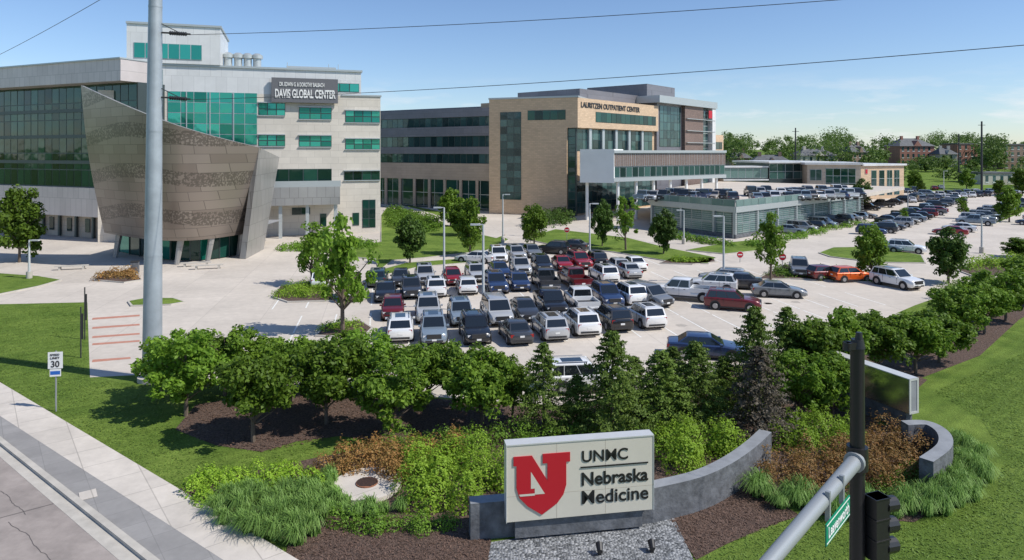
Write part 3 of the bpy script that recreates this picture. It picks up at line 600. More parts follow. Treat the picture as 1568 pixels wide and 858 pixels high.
for u,v in ((110,413),(300,408),(318,412)):
    x,y=G(u,v); b=MB(); b.box((x,y,.42),(3.2,.5,.1),0,.3); b.box((x-1.1,y-.3,.18),(.2,.4,.37),0,.3); b.box((x+1.1,y+.3,.18),(.2,.4,.37),0,.3); b.obj('plaza_bench',[mKerb])
x,y=G(207,418); b=MB(); b.box((x,y,.6),(.7,.7,1.2),0,.3); b.box((x,y,1.22),(.8,.8,.08),1,.3); b.obj('trash_bin',[mStone,mDark])
# ---------------------------------------------------------------- cars
def car_mesh(kind):
    b=MB() # mats: 0 paint 1 glass 2 tyre 3 hub 4 dark 5 head 6 tail 7 plate
    if kind=='sedan': st=[(-2.38,.38,.80,.70),(-2.28,.26,.98,.83),(-1.6,.22,1.02,.9),(0,.2,.96,.91),(1.0,.2,.95,.91),(1.75,.22,.85,.89),(2.2,.26,.73,.80),(2.38,.36,.56,.66)]; gh=(-1.9,-1.1,.15,1.1,.94,1.45,.80,.60); wx=(-1.42,1.42);wr=.33
    elif kind=='suv': st=[(-2.35,.42,.98,.80),(-2.27,.3,1.10,.89),(-1.5,.26,1.10,.94),(0,.25,1.07,.95),(1.0,.25,1.07,.95),(1.8,.27,1.0,.93),(2.2,.3,.90,.85),(2.35,.42,.7,.74)]; gh=(-2.24,-1.85,.2,1.05,1.06,1.70,.84,.68); wx=(-1.40,1.42);wr=.37
    elif kind=='van': st=[(-2.5,.4,.95,.82),(-2.42,.3,1.08,.92),(-1.5,.24,1.08,.97),(0,.24,1.05,.98),(1.2,.24,1.03,.98),(1.95,.26,.93,.93),(2.35,.3,.82,.84),(2.5,.4,.62,.72)]; gh=(-2.42,-2.1,.6,1.55,1.03,1.74,.88,.72); wx=(-1.5,1.55);wr=.36
    elif kind=='hatch': st=[(-2.0,.4,.85,.74),(-1.92,.28,1.0,.84),(-1.3,.22,1.0,.88),(0,.2,.97,.88),(.9,.2,.97,.88),(1.5,.22,.9,.86),(1.88,.26,.76,.78),(2.0,.36,.58,.66)]; gh=(-1.92,-1.5,.15,1.0,.96,1.5,.79,.62); wx=(-1.22,1.25);wr=.32
    else: st=[(-2.9,.5,.80,.88),(-2.86,.42,.84,.94),(-1.6,.4,.84,.97),(-.84,.38,.84,.97),(-.82,.38,1.17,.97),(.5,.36,1.17,.98),(1.5,.36,1.17,.98),(2.3,.38,1.12,.96),(2.75,.4,1.02,.90),(2.9,.5,.85,.82)]; gh=(-.8,-.68,.75,1.5,1.16,1.88,.88,.72); wx=(-1.85,1.9);wr=.41
    ring=[]
    for x,zb,zt_,hw in st:
        h=[(hw*.88,zb),(hw*.98,zb+.10),(hw,zb+(zt_-zb)*.55),(hw*.97,zt_-.09),(hw*.88,zt_-.01),(hw*.5,zt_+.015)]
        ring.append([(x,y,z) for y,z in h]+[(x,-y,z) for y,z in h[::-1]])
    n=12; V=[p for r in ring for p in r]; fs=[]
    for k in range(len(st)-1):
        for i in range(n): fs.append((k*n+i,k*n+(i+1)%n,(k+1)*n+(i+1)%n,(k+1)*n+i))
    fs+=[tuple(range(n))[::-1],tuple((len(st)-1)*n+i for i in range(n))]; b.add(V,fs,0)
    xr0,xr1,xf1,xf0,zb,zr_,wb,wrf=gh
    lo_=[(xr0,-wb,zb-.06),(xf0,-wb,zb-.06),(xf0,wb,zb-.06),(xr0,wb,zb-.06)]; zr2=zr_-.05
    mid=[(xr1-.06,-wrf-.05,zr2),(xf1+.08,-wrf-.05,zr2),(xf1+.08,wrf+.05,zr2),(xr1-.06,wrf+.05,zr2)]
    up=[(xr1+.1,-wrf+.08,zr_),(xf1-.12,-wrf+.08,zr_),(xf1-.12,wrf-.08,zr_),(xr1+.1,wrf-.08,zr_)]
    b.add(lo_+mid+up,[(0,1,5,4),(1,2,6,5),(2,3,7,6),(3,0,4,7),(4,5,9,8),(5,6,10,9),(6,7,11,10),(7,4,8,11),(8,9,10,11)],0)
    def gl(Pq,off=.012):
        P=[Vector(p) for p in Pq]; nrm=(P[1]-P[0]).cross(P[3]-P[0]).normalized()
        return lambda s,t:(P[0].lerp(P[1],s)).lerp(P[3].lerp(P[2],s),t)+nrm*off
    def pane(Pq,s0,s1,t0,t1,mi=1,off=.012):
        f=gl(Pq,off=off); b.quad([f(s0,t0),f(s1,t0),f(s1,t1),f(s0,t1)],mi)
    lf,rf=[lo_[0],lo_[1],mid[1],mid[0]],[lo_[2],lo_[3],mid[3],mid[2]]
    segs=[(.05,.44),(.47,.93)] if kind!='pickup' else [(.06,.46),(.49,.93)]
    if kind in('suv','van'): segs=[(.05,.27),(.29,.58),(.60,.94)]
    for a,c in segs: pane(lf,a,c,.14,.93); pane(rf,1-c,1-a,.14,.93)
    pane([lo_[1],lo_[2],mid[2],mid[1]],.05,.95,.12,.97); pane([lo_[3],lo_[0],mid[0],mid[3]],.07,.93,.2,.93)
    W_=max(s[3] for s in st); L=st[-1][0]; zf=st[-3][2]
    for x in wx:
        for s in (-1,1):
            b.tube((x,s*(W_-.3),wr+.03),(x,s*(W_+.004),wr+.03),wr+.075,wr+.075,18,4)
            b.tube((x,s*(W_-.28),wr),(x,s*(W_+.02),wr),wr,wr,18,2); b.tube((x,s*(W_),wr),(x,s*(W_+.028),wr),wr*.66,wr*.6,12,3)
    for s in (-1,1):
        w1=st[-2][3]
        b.box((L-.22,s*w1*.76,zf-.23),(.30,.34,.13),5,-s*.35); b.box((st[0][0]+.09,s*.70,st[1][2]-.22),(.16,.24,.2 if kind in('sedan','hatch') else .3),6)
        b.box((xf0-.3,s*(W_+.06),zb+.06),(.16,.16,.12),0)
        b.box((0,s*(W_-.01),st[3][1]+.06),(wx[1]-wx[0]-.9,.05,.10),4)
        for dx in ((xf0+xf1)/2+.15,(xf1+xr1)/2+.1,xr1+.15)[:3 if kind!='pickup' else 2]: b.box((dx,s*(W_-.012),(zb+.45)/2+.05),(.014,.028,zb-.48),4)
        for dx in (xf1-.15,(xf1+xr1)/2-.35): b.box((dx,s*(W_-.01),zb-.13),(.16,.05,.03),4)
    b.box((L-.05,0,zf-.25),(.13,1.0 if kind!='pickup' else 1.15,.17 if kind in('sedan','hatch') else .28),4); b.box((L-.06,0,st[-1][1]+.02),(.16,1.2,.12),4); b.box((st[0][0]+.05,0,st[0][1]+.03),(.14,1.3,.14),4)
    b.box((L+.018,0,st[-1][1]+.1),(.012,.32,.12),7); b.box((st[0][0]-.008,0,.72),(.012,.32,.13),7)
    if kind in('suv','van'):
        for s in (-1,1): b.box(((xr1+xf1)/2,s*(wrf-.06),zr_+.04),(xf1-xr1-.3,.04,.04),3)
    if kind=='suv': b.quad([(xr1+.5,-.36,zr_+.006),(xf1-.35,-.36,zr_+.006),(xf1-.35,.36,zr_+.006),(xr1+.5,.36,zr_+.006)],1)
    if kind=='pickup':
        for s in (-1,1): b.box((-1.84,s*.92,1.0),(2.08,.09,.36),0)
        b.box((-2.86,0,1.0),(.08,1.9,.36),0); b.quad([(-2.8,-.86,.865),(-.85,-.86,.865),(-.85,.86,.865),(-2.8,.86,.865)],4); b.box((-2.95,0,.58),(.14,1.8,.14),3)
    return b.mesh('car_'+kind,[mPaint,mCarGlass,mTyre,mHub,mDark,mHead,mTail,mWhite],smooth=38)
CM={k:car_mesh(k) for k in ('sedan','suv','van','hatch','pickup')}
CN=dict(sedan='parked_car',suv='parked_suv',van='parked_minivan',hatch='parked_hatchback',pickup='parked_pickup_truck')
CC=dict(w=(.78,.78,.77),s=(.42,.43,.44),g=(.17,.18,.19),k=(.012,.012,.014),d=(.045,.048,.055),b=(.02,.04,.11),r=(.28,.008,.012),m=(.14,.01,.015),o=(.75,.12,.01),t=(.02,.05,.06),l=(.2,.25,.30),e=(.35,.31,.25))
def car(u,v,kind,c,hd=-79.3,z=0,jit=3,push=2.0):
    x,y=G(u,v,z); y+=push*abs(math.sin(math.radians(hd)))+.9*abs(math.cos(math.radians(hd))) 
    k=random.uniform(.9,1.1); col=[q*k for q in CC[c]]; s=random.uniform(.95,1.02)
    inst(CN[kind],CM[kind],(x,y,z+.006),math.radians(hd+random.uniform(-jit,jit)),(s*random.uniform(.96,1.03),s,s*random.uniform(.95,1.01)),color=col)
Fd,Bk=-79.3,100.7
for u,v,k,c,h in [
 (605,527,'suv','w',Bk),(658,532,'suv','l',Fd),(724,532,'suv','k',Fd),(789,532,'sedan','d',Bk),(843,525,'suv','s',Bk),(893,518,'suv','w',Bk),(943,511,'suv','k',Bk),(995,507,'suv','w',Bk),
 (594,494,'hatch','m',Fd),(650,498,'suv','s',Fd),(702,503,'suv','l',Fd),(760,501,'van','s',Fd),(804,495,'sedan','d',Fd),(845,486,'pickup','k',Fd),(893,481,'pickup','w',Bk),(935,474,'suv','b',Fd),(968,470,'suv','w',Bk),(1000,474,'van','g',-60),
 (530,464,'suv','k',Bk),(583,465,'sedan','k',Fd),(624,460,'suv','d',Fd),(662,458,'suv','w',Bk),(712,454,'hatch','w',Bk),(758,452,'suv','b',Fd),(795,449,'hatch','b',Fd),(836,447,'pickup','d',Bk),(882,444,'pickup','m',Bk),(928,435,'suv','w',Bk),(966,428,'sedan','s',Bk),
 (572,442,'suv','t',Bk),(608,441,'sedan','d',Fd),(646,438,'suv','s',Fd),(690,440,'hatch','r',Fd),(727,434,'suv','s',Fd),(764,428,'sedan','b',Fd),(797,424,'suv','s',Fd),(831,420,'suv','k',Fd),(863,416,'sedan','r',Fd),(890,414,'suv','r',Fd),(915,411,'suv','k',Bk),(950,420,'hatch','s',Bk),(975,417,'sedan','w',Bk),
 (727,405,'sedan','w',160),(762,404,'suv','w',Fd),(790,401,'suv','s',Fd),(815,396,'sedan','g',Fd),(848,391,'suv','k',160),(876,386,'sedan','d',160),
 (1052,464,'pickup','w',158),(1098,450,'suv','w',160),(1136,446,'sedan','d',160),(1131,480,'suv','m',-20),(1201,459,'sedan','g',-12),(1115,440,'suv','s',160),
 (1238,427,'suv','g',-110),(1273,431,'hatch','m',10),(1311,434,'hatch','o',10),(1393,446,'suv','w',-70),(482,444,'suv','w',Bk),
 (898,608,'suv','w',10),(1092,556,'sedan','b',-15),(1365,388,'sedan','l',-40),(1400,390,'suv','w',-30),(1345,362,'suv','b',-40)]:
    car(u,v,k,c,h,push=2.0)
kinds=['sedan','suv','suv','hatch','sedan','van','pickup']; cols='wwsgkddbsrlwke'
def row(p,q,n,hd,z=0,skip=.1):
    a=Vector(G(*p,z));c=Vector(G(*q,z))
    for i in range(n):
        if random.random()<skip: continue
        P=a.lerp(c,i/(n-1)); k=random.choice(kinds); zz=z+(gz(P.x,P.y) if z==0 else 0)
        inst(CN[k],CM[k],(P.x,P.y,zz+.006),math.radians(hd+random.choice((0,180))+random.uniform(-3,3)),color=CC[random.choice(cols)])
row((1212,358),(1322,334),9,-40)
row((1350,356),(1432,326),9,-35); row((1362,342),(1460,310),10,-35)
row((1455,360),(1540,326),9,-35); row((1478,345),(1565,312),10,-35); row((1580,345),(1620,318),6,-35)
row((1395,310),(1560,296),15,70); row((1440,302),(1600,290),15,70); row((1330,322),(1420,300),7,-35); row((1340,300),(1440,290),10,70)
row((1120,309),(1310,304),17,80,ZD); row((985,308),(1110,305),9,60,ZD); row((1150,300),(1290,297),14,80,ZD); row((1010,303),(1100,301),7,70,ZD)
# ---------------------------------------------------------------- vegetation
def leaves(P,N,size,asp=.6,bias=1.0):
    n=len(P); r=rng.normal(size=(n,3)); r/=np.linalg.norm(r,axis=1)[:,None]
    nv=N*bias+r*.8; nv/=np.linalg.norm(nv,axis=1)[:,None]+1e-9
    q=rng.normal(size=(n,3)); t=np.cross(nv,q); t/=np.linalg.norm(t,axis=1)[:,None]+1e-9; bt=np.cross(nv,t)
    s=(size*rng.uniform(.6,1.3,n))[:,None]
    V=np.stack([P-t*s,P-bt*s*asp,P+t*s,P+bt*s*asp],1).reshape(-1,3); return V
def addleaves(b,V,mi):
    n=len(V)//4; o=len(b.v); b.v+=[tuple(x) for x in V.tolist()]; b.f+=[(o+4*i,o+4*i+1,o+4*i+2,o+4*i+3) for i in range(n)]; b.m+=[mi]*n
def clumpleaves(C,cr,n,squash=.8):
    d=rng.normal(size=(n,3)); d/=np.linalg.norm(d,axis=1)[:,None]; rr=rng.uniform(.45,1.08,n)[:,None]
    P=C+d*cr*rr*np.array([1,1,squash]); return P,d*.7+np.array([0,0,.45])
def tree(name,leafm,nc=60,nl=110,leaf=.028,zc=.60,rz=.38,rx=.42,cr=(.08,.14),power=.45,taper=0):
    b=MB(); Cs=[]
    for i in range(nc):
        d=rng.normal(size=3); d/=np.linalg.norm(d); r=rng.random()**power*rng.uniform(.85,1.12)
        c=d*r*np.array([rx,rx,rz]); k=1-taper*(c[2]/rz+1)/2; c[0]*=k;c[1]*=k; c[2]+=zc; Cs.append(c)
    b.tube((0,0,0),(.01,0,.30),.024,.017,7,0); b.tube((.01,0,.30),(0,.01,.85),.017,.004,6,0)
    for c in Cs[:30]:
        z0=max(.18,min(.75,c[2]-.12-.5*math.hypot(c[0],c[1]))); b.tube((0,0,z0),c,.009,.003,5,0,False)
    for c in Cs:
        P,N=clumpleaves(c,rng.uniform(*cr),int(nl*rng.uniform(.6,1.3))); addleaves(b,leaves(P,N,leaf),1)
    return b.mesh(name,[mBark,leafm])
def conifer(name,leafm,nb=150,nl=80,leaf=.016):
    b=MB(); b.tube((0,0,0),(0,0,.98),.02,.003,7,0)
    for i in range(nb):
        z=.05+.93*(i/nb)**1.1; R_=.48*(1-z)**.75*(rng.uniform(.5,1.22))+.015; a=i*2.4+rng.uniform(-.3,.3)
        t=rng.uniform(.15,1,nl)**.7; w=.075*(1-z*.6)
        P=np.stack([np.cos(a)*R_*t,np.sin(a)*R_*t,z+R_*(.38*t-.22*t*t)],1)+rng.normal(size=(nl,3))*[w*.42,w*.42,w*.2]
        N=np.tile([math.cos(a)*.5,math.sin(a)*.5,.8],(nl,1)); addleaves(b,leaves(P,N,leaf,.5),1)
    return b.mesh(name,[mBark,leafm])
kw=dict(cr=(.07,.13),nl=130,leaf=.027)
TM=[tree('maple_a',LM['tree'],nc=60,**kw),tree('maple_b',LM['tree'],nc=66,rz=.36,zc=.60,rx=.41,**kw),tree('maple_c',LM['tree'],nc=56,power=.5,rz=.40,**kw),tree('maple_d',LM['lot'],nc=58,power=.5,rz=.38,**kw)]
TL=[tree('young_a',LM['lot'],nc=46,nl=60,leaf=.026,rx=.36,rz=.42,zc=.56,cr=(.05,.10),power=.6,taper=.3),tree('young_b',LM['lot'],nc=38,nl=55,leaf=.024,rx=.34,rz=.42,zc=.56,cr=(.045,.09),power=.6,taper=.4)]
TD=[tree('dense_a',LM['dk'],nc=70,nl=90,leaf=.032,rx=.40,rz=.42,zc=.56,taper=.3,cr=(.08,.13)),tree('dense_b',LM['tree'],nc=66,nl=90,leaf=.032,rx=.40,rz=.42,zc=.56,taper=.3,cr=(.08,.13))]
TC=[conifer('conifer_a',LM['con']),conifer('conifer_b',LM['con'],nb=135),conifer('conifer_c',LM['con'],nb=165)]; TB=[conifer('conifer_brown',LM['brn'],nb=150,nl=55)]
def put(u,v,hp,wp,ml,name='deciduous_tree',k=.85):
    x,y=G(u,v); h=hp/F*y; w=wp/F*y/k; inst(name,random.choice(ml),(x,y,gz(x,y)),random.uniform(0,6.28),(w,w,h))
for a in [(285,637,130,122),(388,677,146,128),(345,606,106,104),(500,650,132,122),(602,668,128,116),(448,614,106,102),(556,606,98,98),(655,622,106,98),(738,658,130,112),(695,625,104,96),(248,610,94,80),(412,594,84,88),(306,596,88,88),(528,596,88,86),(785,640,94,80),(620,600,80,80)]: put(*a,TM)
for a in [(832,662,138,95),(938,672,166,132),(883,658,84,88),(1012,660,124,118),(1066,652,130,118),(1155,640,172,108),(1205,605,136,95),(972,640,95,85),(1108,640,95,90)]: put(*a,TC,'conifer_tree')
put(1162,672,142,122,TB,'conifer_tree'); put(1030,615,85,80,TC,'conifer_tree')
for a in [(1245,605,130,115),(1292,600,125,105),(1225,645,105,95),(1275,642,100,90),(1345,575,100,95),(1402,572,100,92),(1438,555,85,88),(1470,528,90,82),(1507,512,85,80),(1540,492,80,82),(1575,465,75,80),(1320,555,80,85),(1600,455,70,80),(1500,480,60,60)]: put(*a,[TM[0],TM[1],TD[1],TM[3]])
for a in [(525,512,205,130),(478,438,110,85),(958,384,88,62),(1180,428,115,70)]: put(*a,TL,'young_street_tree')
for a in [(628,404,74,52),(720,392,88,56),(818,376,62,48),(922,378,72,40),(1016,390,70,48),(690,348,58,50),(598,308,30,26),(1320,322,48,36),(30,402,115,75),(1334,425,80,56),(1452,434,85,72),(705,362,50,50)]: put(*a,TD,'street_tree')
for a in [(1475,335,38,30),(1385,345,30,24),(1545,340,55,45),(1560,395,30,60),(1530,300,24,22),(1410,296,20,18),(1480,290,30,28),(1400,290,28,24),(1565,300,40,36)]: put(*a,[TD[1],TL[0]],'street_tree')
def shrubs(name,poly,r,h,leaf,nl,mat,sp_=None,z=0,world=False):
    P=poly if world else px(poly); sp_=sp_ or r*1.3; b=MB(); x0=min(p[0] for p in P);x1=max(p[0] for p in P);y0=min(p[1] for p in P);y1=max(p[1] for p in P)
    x=x0
    while x<=x1:
        y=y0
        while y<=y1:
            q=(x+random.uniform(-.35,.35)*sp_,y+random.uniform(-.35,.35)*sp_); y+=sp_
            if not inside(q,P): continue
            rr=r*random.uniform(.75,1.2); hh=h*random.uniform(.7,1.15); n=int(nl*random.uniform(.8,1.2))
            d=rng.normal(size=(n,3)); d[:,2]=np.abs(d[:,2]); d/=np.linalg.norm(d,axis=1)[:,None]
            f1,f2=rng.uniform(0,6.28,2)
            lump=1+.20*np.sin(d[:,0]*6+f1)*np.sin(d[:,1]*6+f2)+.10*np.sin(d[:,2]*9+f1)
            rad=rng.uniform(.72,1.03,n)**.6*lump
            Pp=np.stack([q[0]+d[:,0]*rr*rad,q[1]+d[:,1]*rr*rad,z+.02+d[:,2]*hh*rad],1); addleaves(b,leaves(Pp,d*.9+np.array([0,0,.2]),leaf,bias=1.5),0)
        x+=sp_
    return b.obj(name,[mat])
shrubs('hedge_shrubs',[(622,768),(612,718),(660,700),(765,700),(772,740),(770,786),(690,794),(640,786)],.72,1.3,.05,1100,LM['hedge'],sp_=1.0)
shrubs('hedge_shrubs',[(1003,738),(1003,690),(1070,676),(1130,668),(1136,695),(1090,728)],.75,1.4,.05,1100,LM['hedge'],sp_=1.0)
shrubs('hedge_shrubs',[(1165,694),(1180,670),(1270,656),(1330,660),(1335,686),(1250,696)],.7,1.15,.052,800,LM['hedge'],sp_=.95)
shrubs('hedge_shrubs',[(262,768),(300,738),(450,722),(500,742),(420,762),(330,775)],.5,.6,.045,450,LM['hedge'])
shrubs('rust_shrubs',[(488,732),(500,706),(560,694),(640,694),(720,690),(720,700),(640,710),(612,738),(560,728)],.52,1.0,.045,420,LM['red'])
shrubs('rust_shrubs',[(1155,738),(1165,712),(1240,706),(1300,694),(1345,672),(1415,672),(1422,712),(1370,755),(1290,765),(1200,760)],.56,1.15,.045,420,LM['red'])
shrubs('boxwood_border',[(498,812),(500,797),(600,795),(715,798),(720,812),(640,818)],.38,.55,.038,360,LM['box'])
shrubs('boxwood_border',[(560,700),(640,680),(770,672),(900,670),(1010,668),(1010,680),(770,694),(640,700)],.6,.9,.05,360,LM['box'])
shrubs('boxwood_border',[(1335,755),(1400,712),(1412,730),(1370,775)],.4,.5,.04,300,LM['box'])
shrubs('island_shrubs',[(425,458),(432,444),(470,440),(505,446),(505,460)],.7,.9,.07,200,LM['hedge']); shrubs('island_shrubs',[(490,513),(505,500),(550,496),(562,506)],.7,.7,.07,200,LM['hedge'])
shrubs('island_shrubs',[(1170,425),(1200,412),(1400,428),(1330,432)],.8,.8,.09,130,LM['box']); shrubs('island_shrubs',[(1018,403),(1035,398),(1085,399),(1060,404)],.7,.6,.08,120,LM['hedge'])
shrubs('island_shrubs',[(150,430),(165,420),(200,419),(212,430)],.7,.9,.09,140,LM['red']); shrubs('island_shrubs',[(1480,415),(1500,402),(1560,400),(1560,412)],1.2,1.3,.12,160,LM['hedge'])
shrubs('foundation_shrubs',[(820,338),(870,332),(885,342),(850,348),(800,352)],1.6,2.4,.2,160,LM['dk']); shrubs('foundation_shrubs',[(590,345),(600,322),(660,335),(680,350),(640,362)],1.3,1.4,.18,110,LM['box'])
shrubs('foundation_shrubs',[(1000,356),(1120,376),(1118,380),(1000,361)],1.0,1.0,.15,110,LM['box']); shrubs('foundation_shrubs',[(430,384),(440,378),(560,372),(580,380),(500,388)],.9,.9,.14,110,LM['box'])
shrubs('foundation_shrubs',[(1140,378),(1330,340),(1330,342),(1150,382)],.9,.9,.14,100,LM['box'])
shrubs('lot_edge_hedge',[(1420,470),(1480,440),(1560,420),(1600,425),(1560,450),(1470,485)],1.1,1.5,.09,260,LM['tree'],sp_=1.6)
def ornamental(name,poly,sp_,hgt,nb=110):
    P=px(poly); b=MB(); x0=min(p[0] for p in P);x1=max(p[0] for p in P);y0=min(p[1] for p in P);y1=max(p[1] for p in P); x=x0
    while x<=x1:
        y=y0
        while y<=y1:
            q=np.array((x+random.uniform(-.3,.3)*sp_,y+random.uniform(-.3,.3)*sp_)); y+=sp_
            if not inside(q,P): continue
            lean=np.array([-.55,-.3]); hs=hgt*random.uniform(.75,1.2)
            for k in range(nb):
                a=random.uniform(0,6.28); l=hs*random.uniform(.6,1.2); o=q+rng.normal(size=2)*.07; dr=np.array([math.cos(a),math.sin(a)])*random.uniform(.2,.85)+lean*.5; w=.016
                sd=np.array([-dr[1],dr[0]])/(np.linalg.norm(dr)+1e-6)*w; pts=[]
                for t,zf_,hf in ((0,0,0),(.35,.58,.15),(.75,.85,.55),(1.1,.55,1.0)): pts.append((o+dr*l*hf,l*zf_,1-.75*t/1.1))
                V=[]
                for c,z_,ww in pts: V+= [(c[0]-sd[0]*ww,c[1]-sd[1]*ww,z_+.02),(c[0]+sd[0]*ww,c[1]+sd[1]*ww,z_+.02)]
                b.add(V,[(0,1,3,2),(2,3,5,4),(4,5,7,6)],0)
        x+=sp_
    return b.obj(name,[LM['gr']])
ornamental('ornamental_grass',[(325,800),(330,768),(420,758),(490,762),(495,800),(480,838),(430,832),(370,820)],.62,.75,280)
ornamental('ornamental_grass',[(455,765),(475,735),(520,725),(520,755),(560,775),(620,782),(600,795),(500,793)],.5,.5,150)
ornamental('ornamental_grass',[(1152,758),(1160,742),(1205,756),(1290,772),(1370,782),(1455,740),(1462,700),(1458,670),(1500,690),(1518,730),(1490,775),(1420,805),(1300,798),(1200,782)],.62,.7,260)
# distant trees: uneven heights and widths so the skyline is ragged
b=MB()
def fartree(x,y,h,w,n=150,s=.55,z=None):
    z=gz(x,y) if z is None else z
    for k in range(10):
        c=np.array([x+random.uniform(-.33,.33)*w,y+random.uniform(-.3,.3)*w,z+h*random.uniform(.25,.85)]); P,N=clumpleaves(c,w*random.uniform(.16,.3),n//9+4); addleaves(b,leaves(P,N,s),0)
for i in range(210):
    u=random.uniform(1105,1700); d=random.uniform(290,520)
    if random.random()<.4: d=random.uniform(520,800)
    x=(u-CU)/F*d; k=math.sin(u*.031)+.6*math.sin(u*.083+2); h=max(7,10.5+3.2*k+random.uniform(-2,3))*(1.35 if d>400 else .95)
    if 1365<u<1505 and d<360: h*=.45
    fartree(x,d,h,h*random.uniform(.6,.95),190,.65)
for i in range(22):
    u=random.choice([1118,1132,1200,1268,1290,1345,1356,1460,1510,1528])+random.uniform(-9,9); d=random.uniform(280,330); h=random.uniform(13,19); fartree((u-CU)/F*d,d,h,h*.7,330,.5)
for i in range(70):
    u=random.uniform(1360,1700); d=random.uniform(245,322); x=(u-CU)/F*d; h=random.uniform(3,8); fartree(x,d,h,h*1.0,120,.4)
for i in range(18): d=random.uniform(225,260); u=random.uniform(1110,1240); fartree((u-CU)/F*d,d,random.uniform(6,10),8,200,.5)
b.obj('distant_trees',[LM['far']])
# ---------------------------------------------------------------- hillside houses
mBr=panel('red_brick',(.24,.11,.08),.8,.3,0,mort=1.3,var=.15,ms=.04); mBr2=panel('brown_brick',(.24,.16,.12),.8,.3,0,mort=1.2,var=.15,ms=.04); mSl=M('slate_roof',(.11,.115,.12),.8,ns=1,na=.3); mCr=M('cream_siding',(.5,.47,.4),.7,ns=.6,na=.1)
def house(name,u0,u1,d,h,roofh,mat,ang=10,fl=3,depth=12,flat=False,chim=True,z=None):
    e=empty(name); x0=(u0-CU)/F*d; w=(u1-u0)/F*d; zz=gz(x0,d)-1 if z is None else z; W=Wall((x0,d),ang); b=MB(); b.wbox(W,0,w,zz,zz+h,-depth,0,0)
    fh=(h-1)/fl
    for f in range(fl):
        for i in range(max(2,int(w/3))):
            t=1+i*(w-2)/max(1,int(w/3)-.2)
            if t+1.1<w: b.wbox(W,t,t+1.1,zz+1+f*fh+fh*.3,zz+1+f*fh+fh*.85,.004,.05,1); b.wbox(W,t-.1,t+1.2,zz+1+f*fh+fh*.2,zz+1+f*fh+fh*.28,.004,.1,2)
    b.obj('walls',[mat,mGL,mWhite],e)
    b=MB()
    if flat: b.wbox(W,-.3,w+.3,zz+h,zz+h+.6,-depth-.3,.3,0)
    else:
        P=[W.p(-.6,.6,zz+h),W.p(w+.6,.6,zz+h),W.p(w+.6,-depth-.6,zz+h),W.p(-.6,-depth-.6,zz+h)]; r0=W.p(w*.25,-depth/2,zz+h+roofh); r1=W.p(w*.75,-depth/2,zz+h+roofh)
        b.add(P+[r0,r1],[(0,1,5,4),(1,2,5),(2,3,4,5),(3,0,4),(0,3,2,1)],0)
        b.add([W.p(w*.38,.5,zz+h),W.p(w*.62,.5,zz+h),W.p(w*.5,.4,zz+h+roofh*.7),W.p(w*.5,-depth*.35,zz+h+roofh*.7)],[(0,1,2),(0,2,3),(1,3,2)],1)
        if chim:
            for t in (.22,.7): b.wbox(W,w*t,w*t+1.2,zz+h,zz+h+roofh+1.2,-depth*.4-1,-depth*.4,1)
    b.obj('roof',[mSl,mat],e)
house('brick_school',1378,1436,340,11,4,mBr,8,3); house('brick_school',1466,1500,365,12,3,mBr,8,3,flat=True); house('apartment_building',1536,1650,310,12,3,mBr2,5,4,flat=True)
house('brick_house',1150,1212,270,7,3.5,mBr2,-10,2,z=1); house('cream_house',1226,1286,300,8,3,mCr,5,2,z=3); house('brick_house',1120,1150,300,7,3,mBr2,0,2,z=3)
house('cream_house',1440,1464,330,7,3,mCr,-8,2); house('pale_office_building',1505,1560,250,5,2,mCr,5,1,flat=True); house('brick_house',1305,1335,330,8,4,mBr2,12,2)
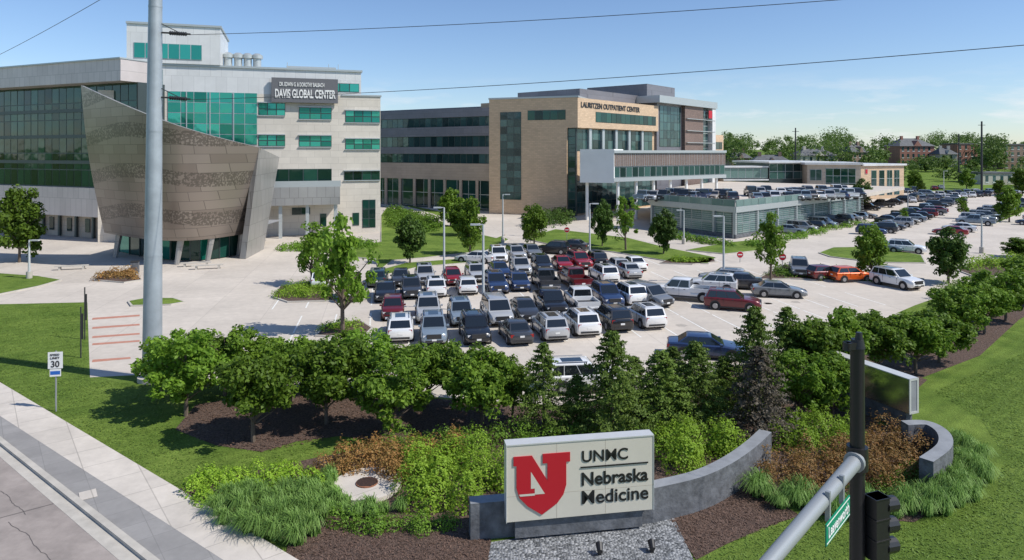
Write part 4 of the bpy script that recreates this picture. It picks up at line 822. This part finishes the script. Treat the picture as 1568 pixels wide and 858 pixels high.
# ---------------------------------------------------------------- light, sky, camera
sd=Vector((.93,-.30,.0)).normalized(); el=math.radians(47)
sv=Vector((sd.x*math.cos(el),sd.y*math.cos(el),math.sin(el)))
L=bpy.data.lights.new('sun','SUN'); L.energy=5.0; L.angle=math.radians(.5); L.color=(1,.955,.88)
so=bpy.data.objects.new('sun',L); sc.collection.objects.link(so); so.rotation_euler=(-sv).to_track_quat('-Z','Y').to_euler(); so.location=(40,-20,60)
w=bpy.data.worlds.new('World'); sc.world=w; w.use_nodes=True; nt=w.node_tree; bg=nt.nodes['Background']
sk=nn(nt,'ShaderNodeTexSky'); sk.sky_type='NISHITA'; sk.sun_disc=False; sk.sun_elevation=el; sk.sun_rotation=math.atan2(sd.x,sd.y); sk.altitude=300; sk.air_density=1.0; sk.dust_density=.25; sk.ozone_density=3
tc=nn(nt,'ShaderNodeTexCoord'); sx=nn(nt,'ShaderNodeSeparateXYZ'); nt.links.new(tc.outputs['Generated'],sx.inputs[0])
mp=nn(nt,'ShaderNodeMapping'); mp.inputs['Scale'].default_value=(5,5,26); nt.links.new(tc.outputs['Generated'],mp.inputs[0])
no=nn(nt,'ShaderNodeTexNoise'); no.inputs['Scale'].default_value=1.6; no.inputs['Detail'].default_value=9; no.inputs['Roughness'].default_value=.58; nt.links.new(mp.outputs[0],no.inputs['Vector'])
m1=nn(nt,'ShaderNodeMapRange'); m1.inputs[1].default_value=.52; m1.inputs[2].default_value=.70; nt.links.new(no.outputs['Fac'],m1.inputs[0])
m2=nn(nt,'ShaderNodeMapRange'); m2.inputs[1].default_value=.11; m2.inputs[2].default_value=.02; nt.links.new(sx.outputs[2],m2.inputs[0])
m3=nn(nt,'ShaderNodeMath',operation='MULTIPLY'); nt.links.new(m1.outputs[0],m3.inputs[0]); nt.links.new(m2.outputs[0],m3.inputs[1])
tint=nn(nt,'ShaderNodeMix',data_type='RGBA',blend_type='MULTIPLY'); tint.inputs[0].default_value=1; nt.links.new(sk.outputs[0],tint.inputs[6]); tint.inputs[7].default_value=(.94,1.0,1.12,1)
cm=nn(nt,'ShaderNodeMix',data_type='RGBA'); nt.links.new(m3.outputs[0],cm.inputs[0]); nt.links.new(tint.outputs[2],cm.inputs[6]); cm.inputs[7].default_value=(7.3,7.4,7.6,1)
nt.links.new(cm.outputs[2],bg.inputs[0]); bg.inputs[1].default_value=.125
cam=bpy.data.cameras.new('camera'); co=bpy.data.objects.new('camera',cam); sc.collection.objects.link(co); sc.camera=co
co.location=(0,0,H); co.rotation_euler=(math.pi/2,0,0); cam.lens=24.0; cam.sensor_width=36; cam.shift_y=-(429-VH)/1568; cam.clip_end=20000; cam.clip_start=.1
sc.view_settings.view_transform='Standard'; sc.view_settings.look='None'; sc.view_settings.exposure=0
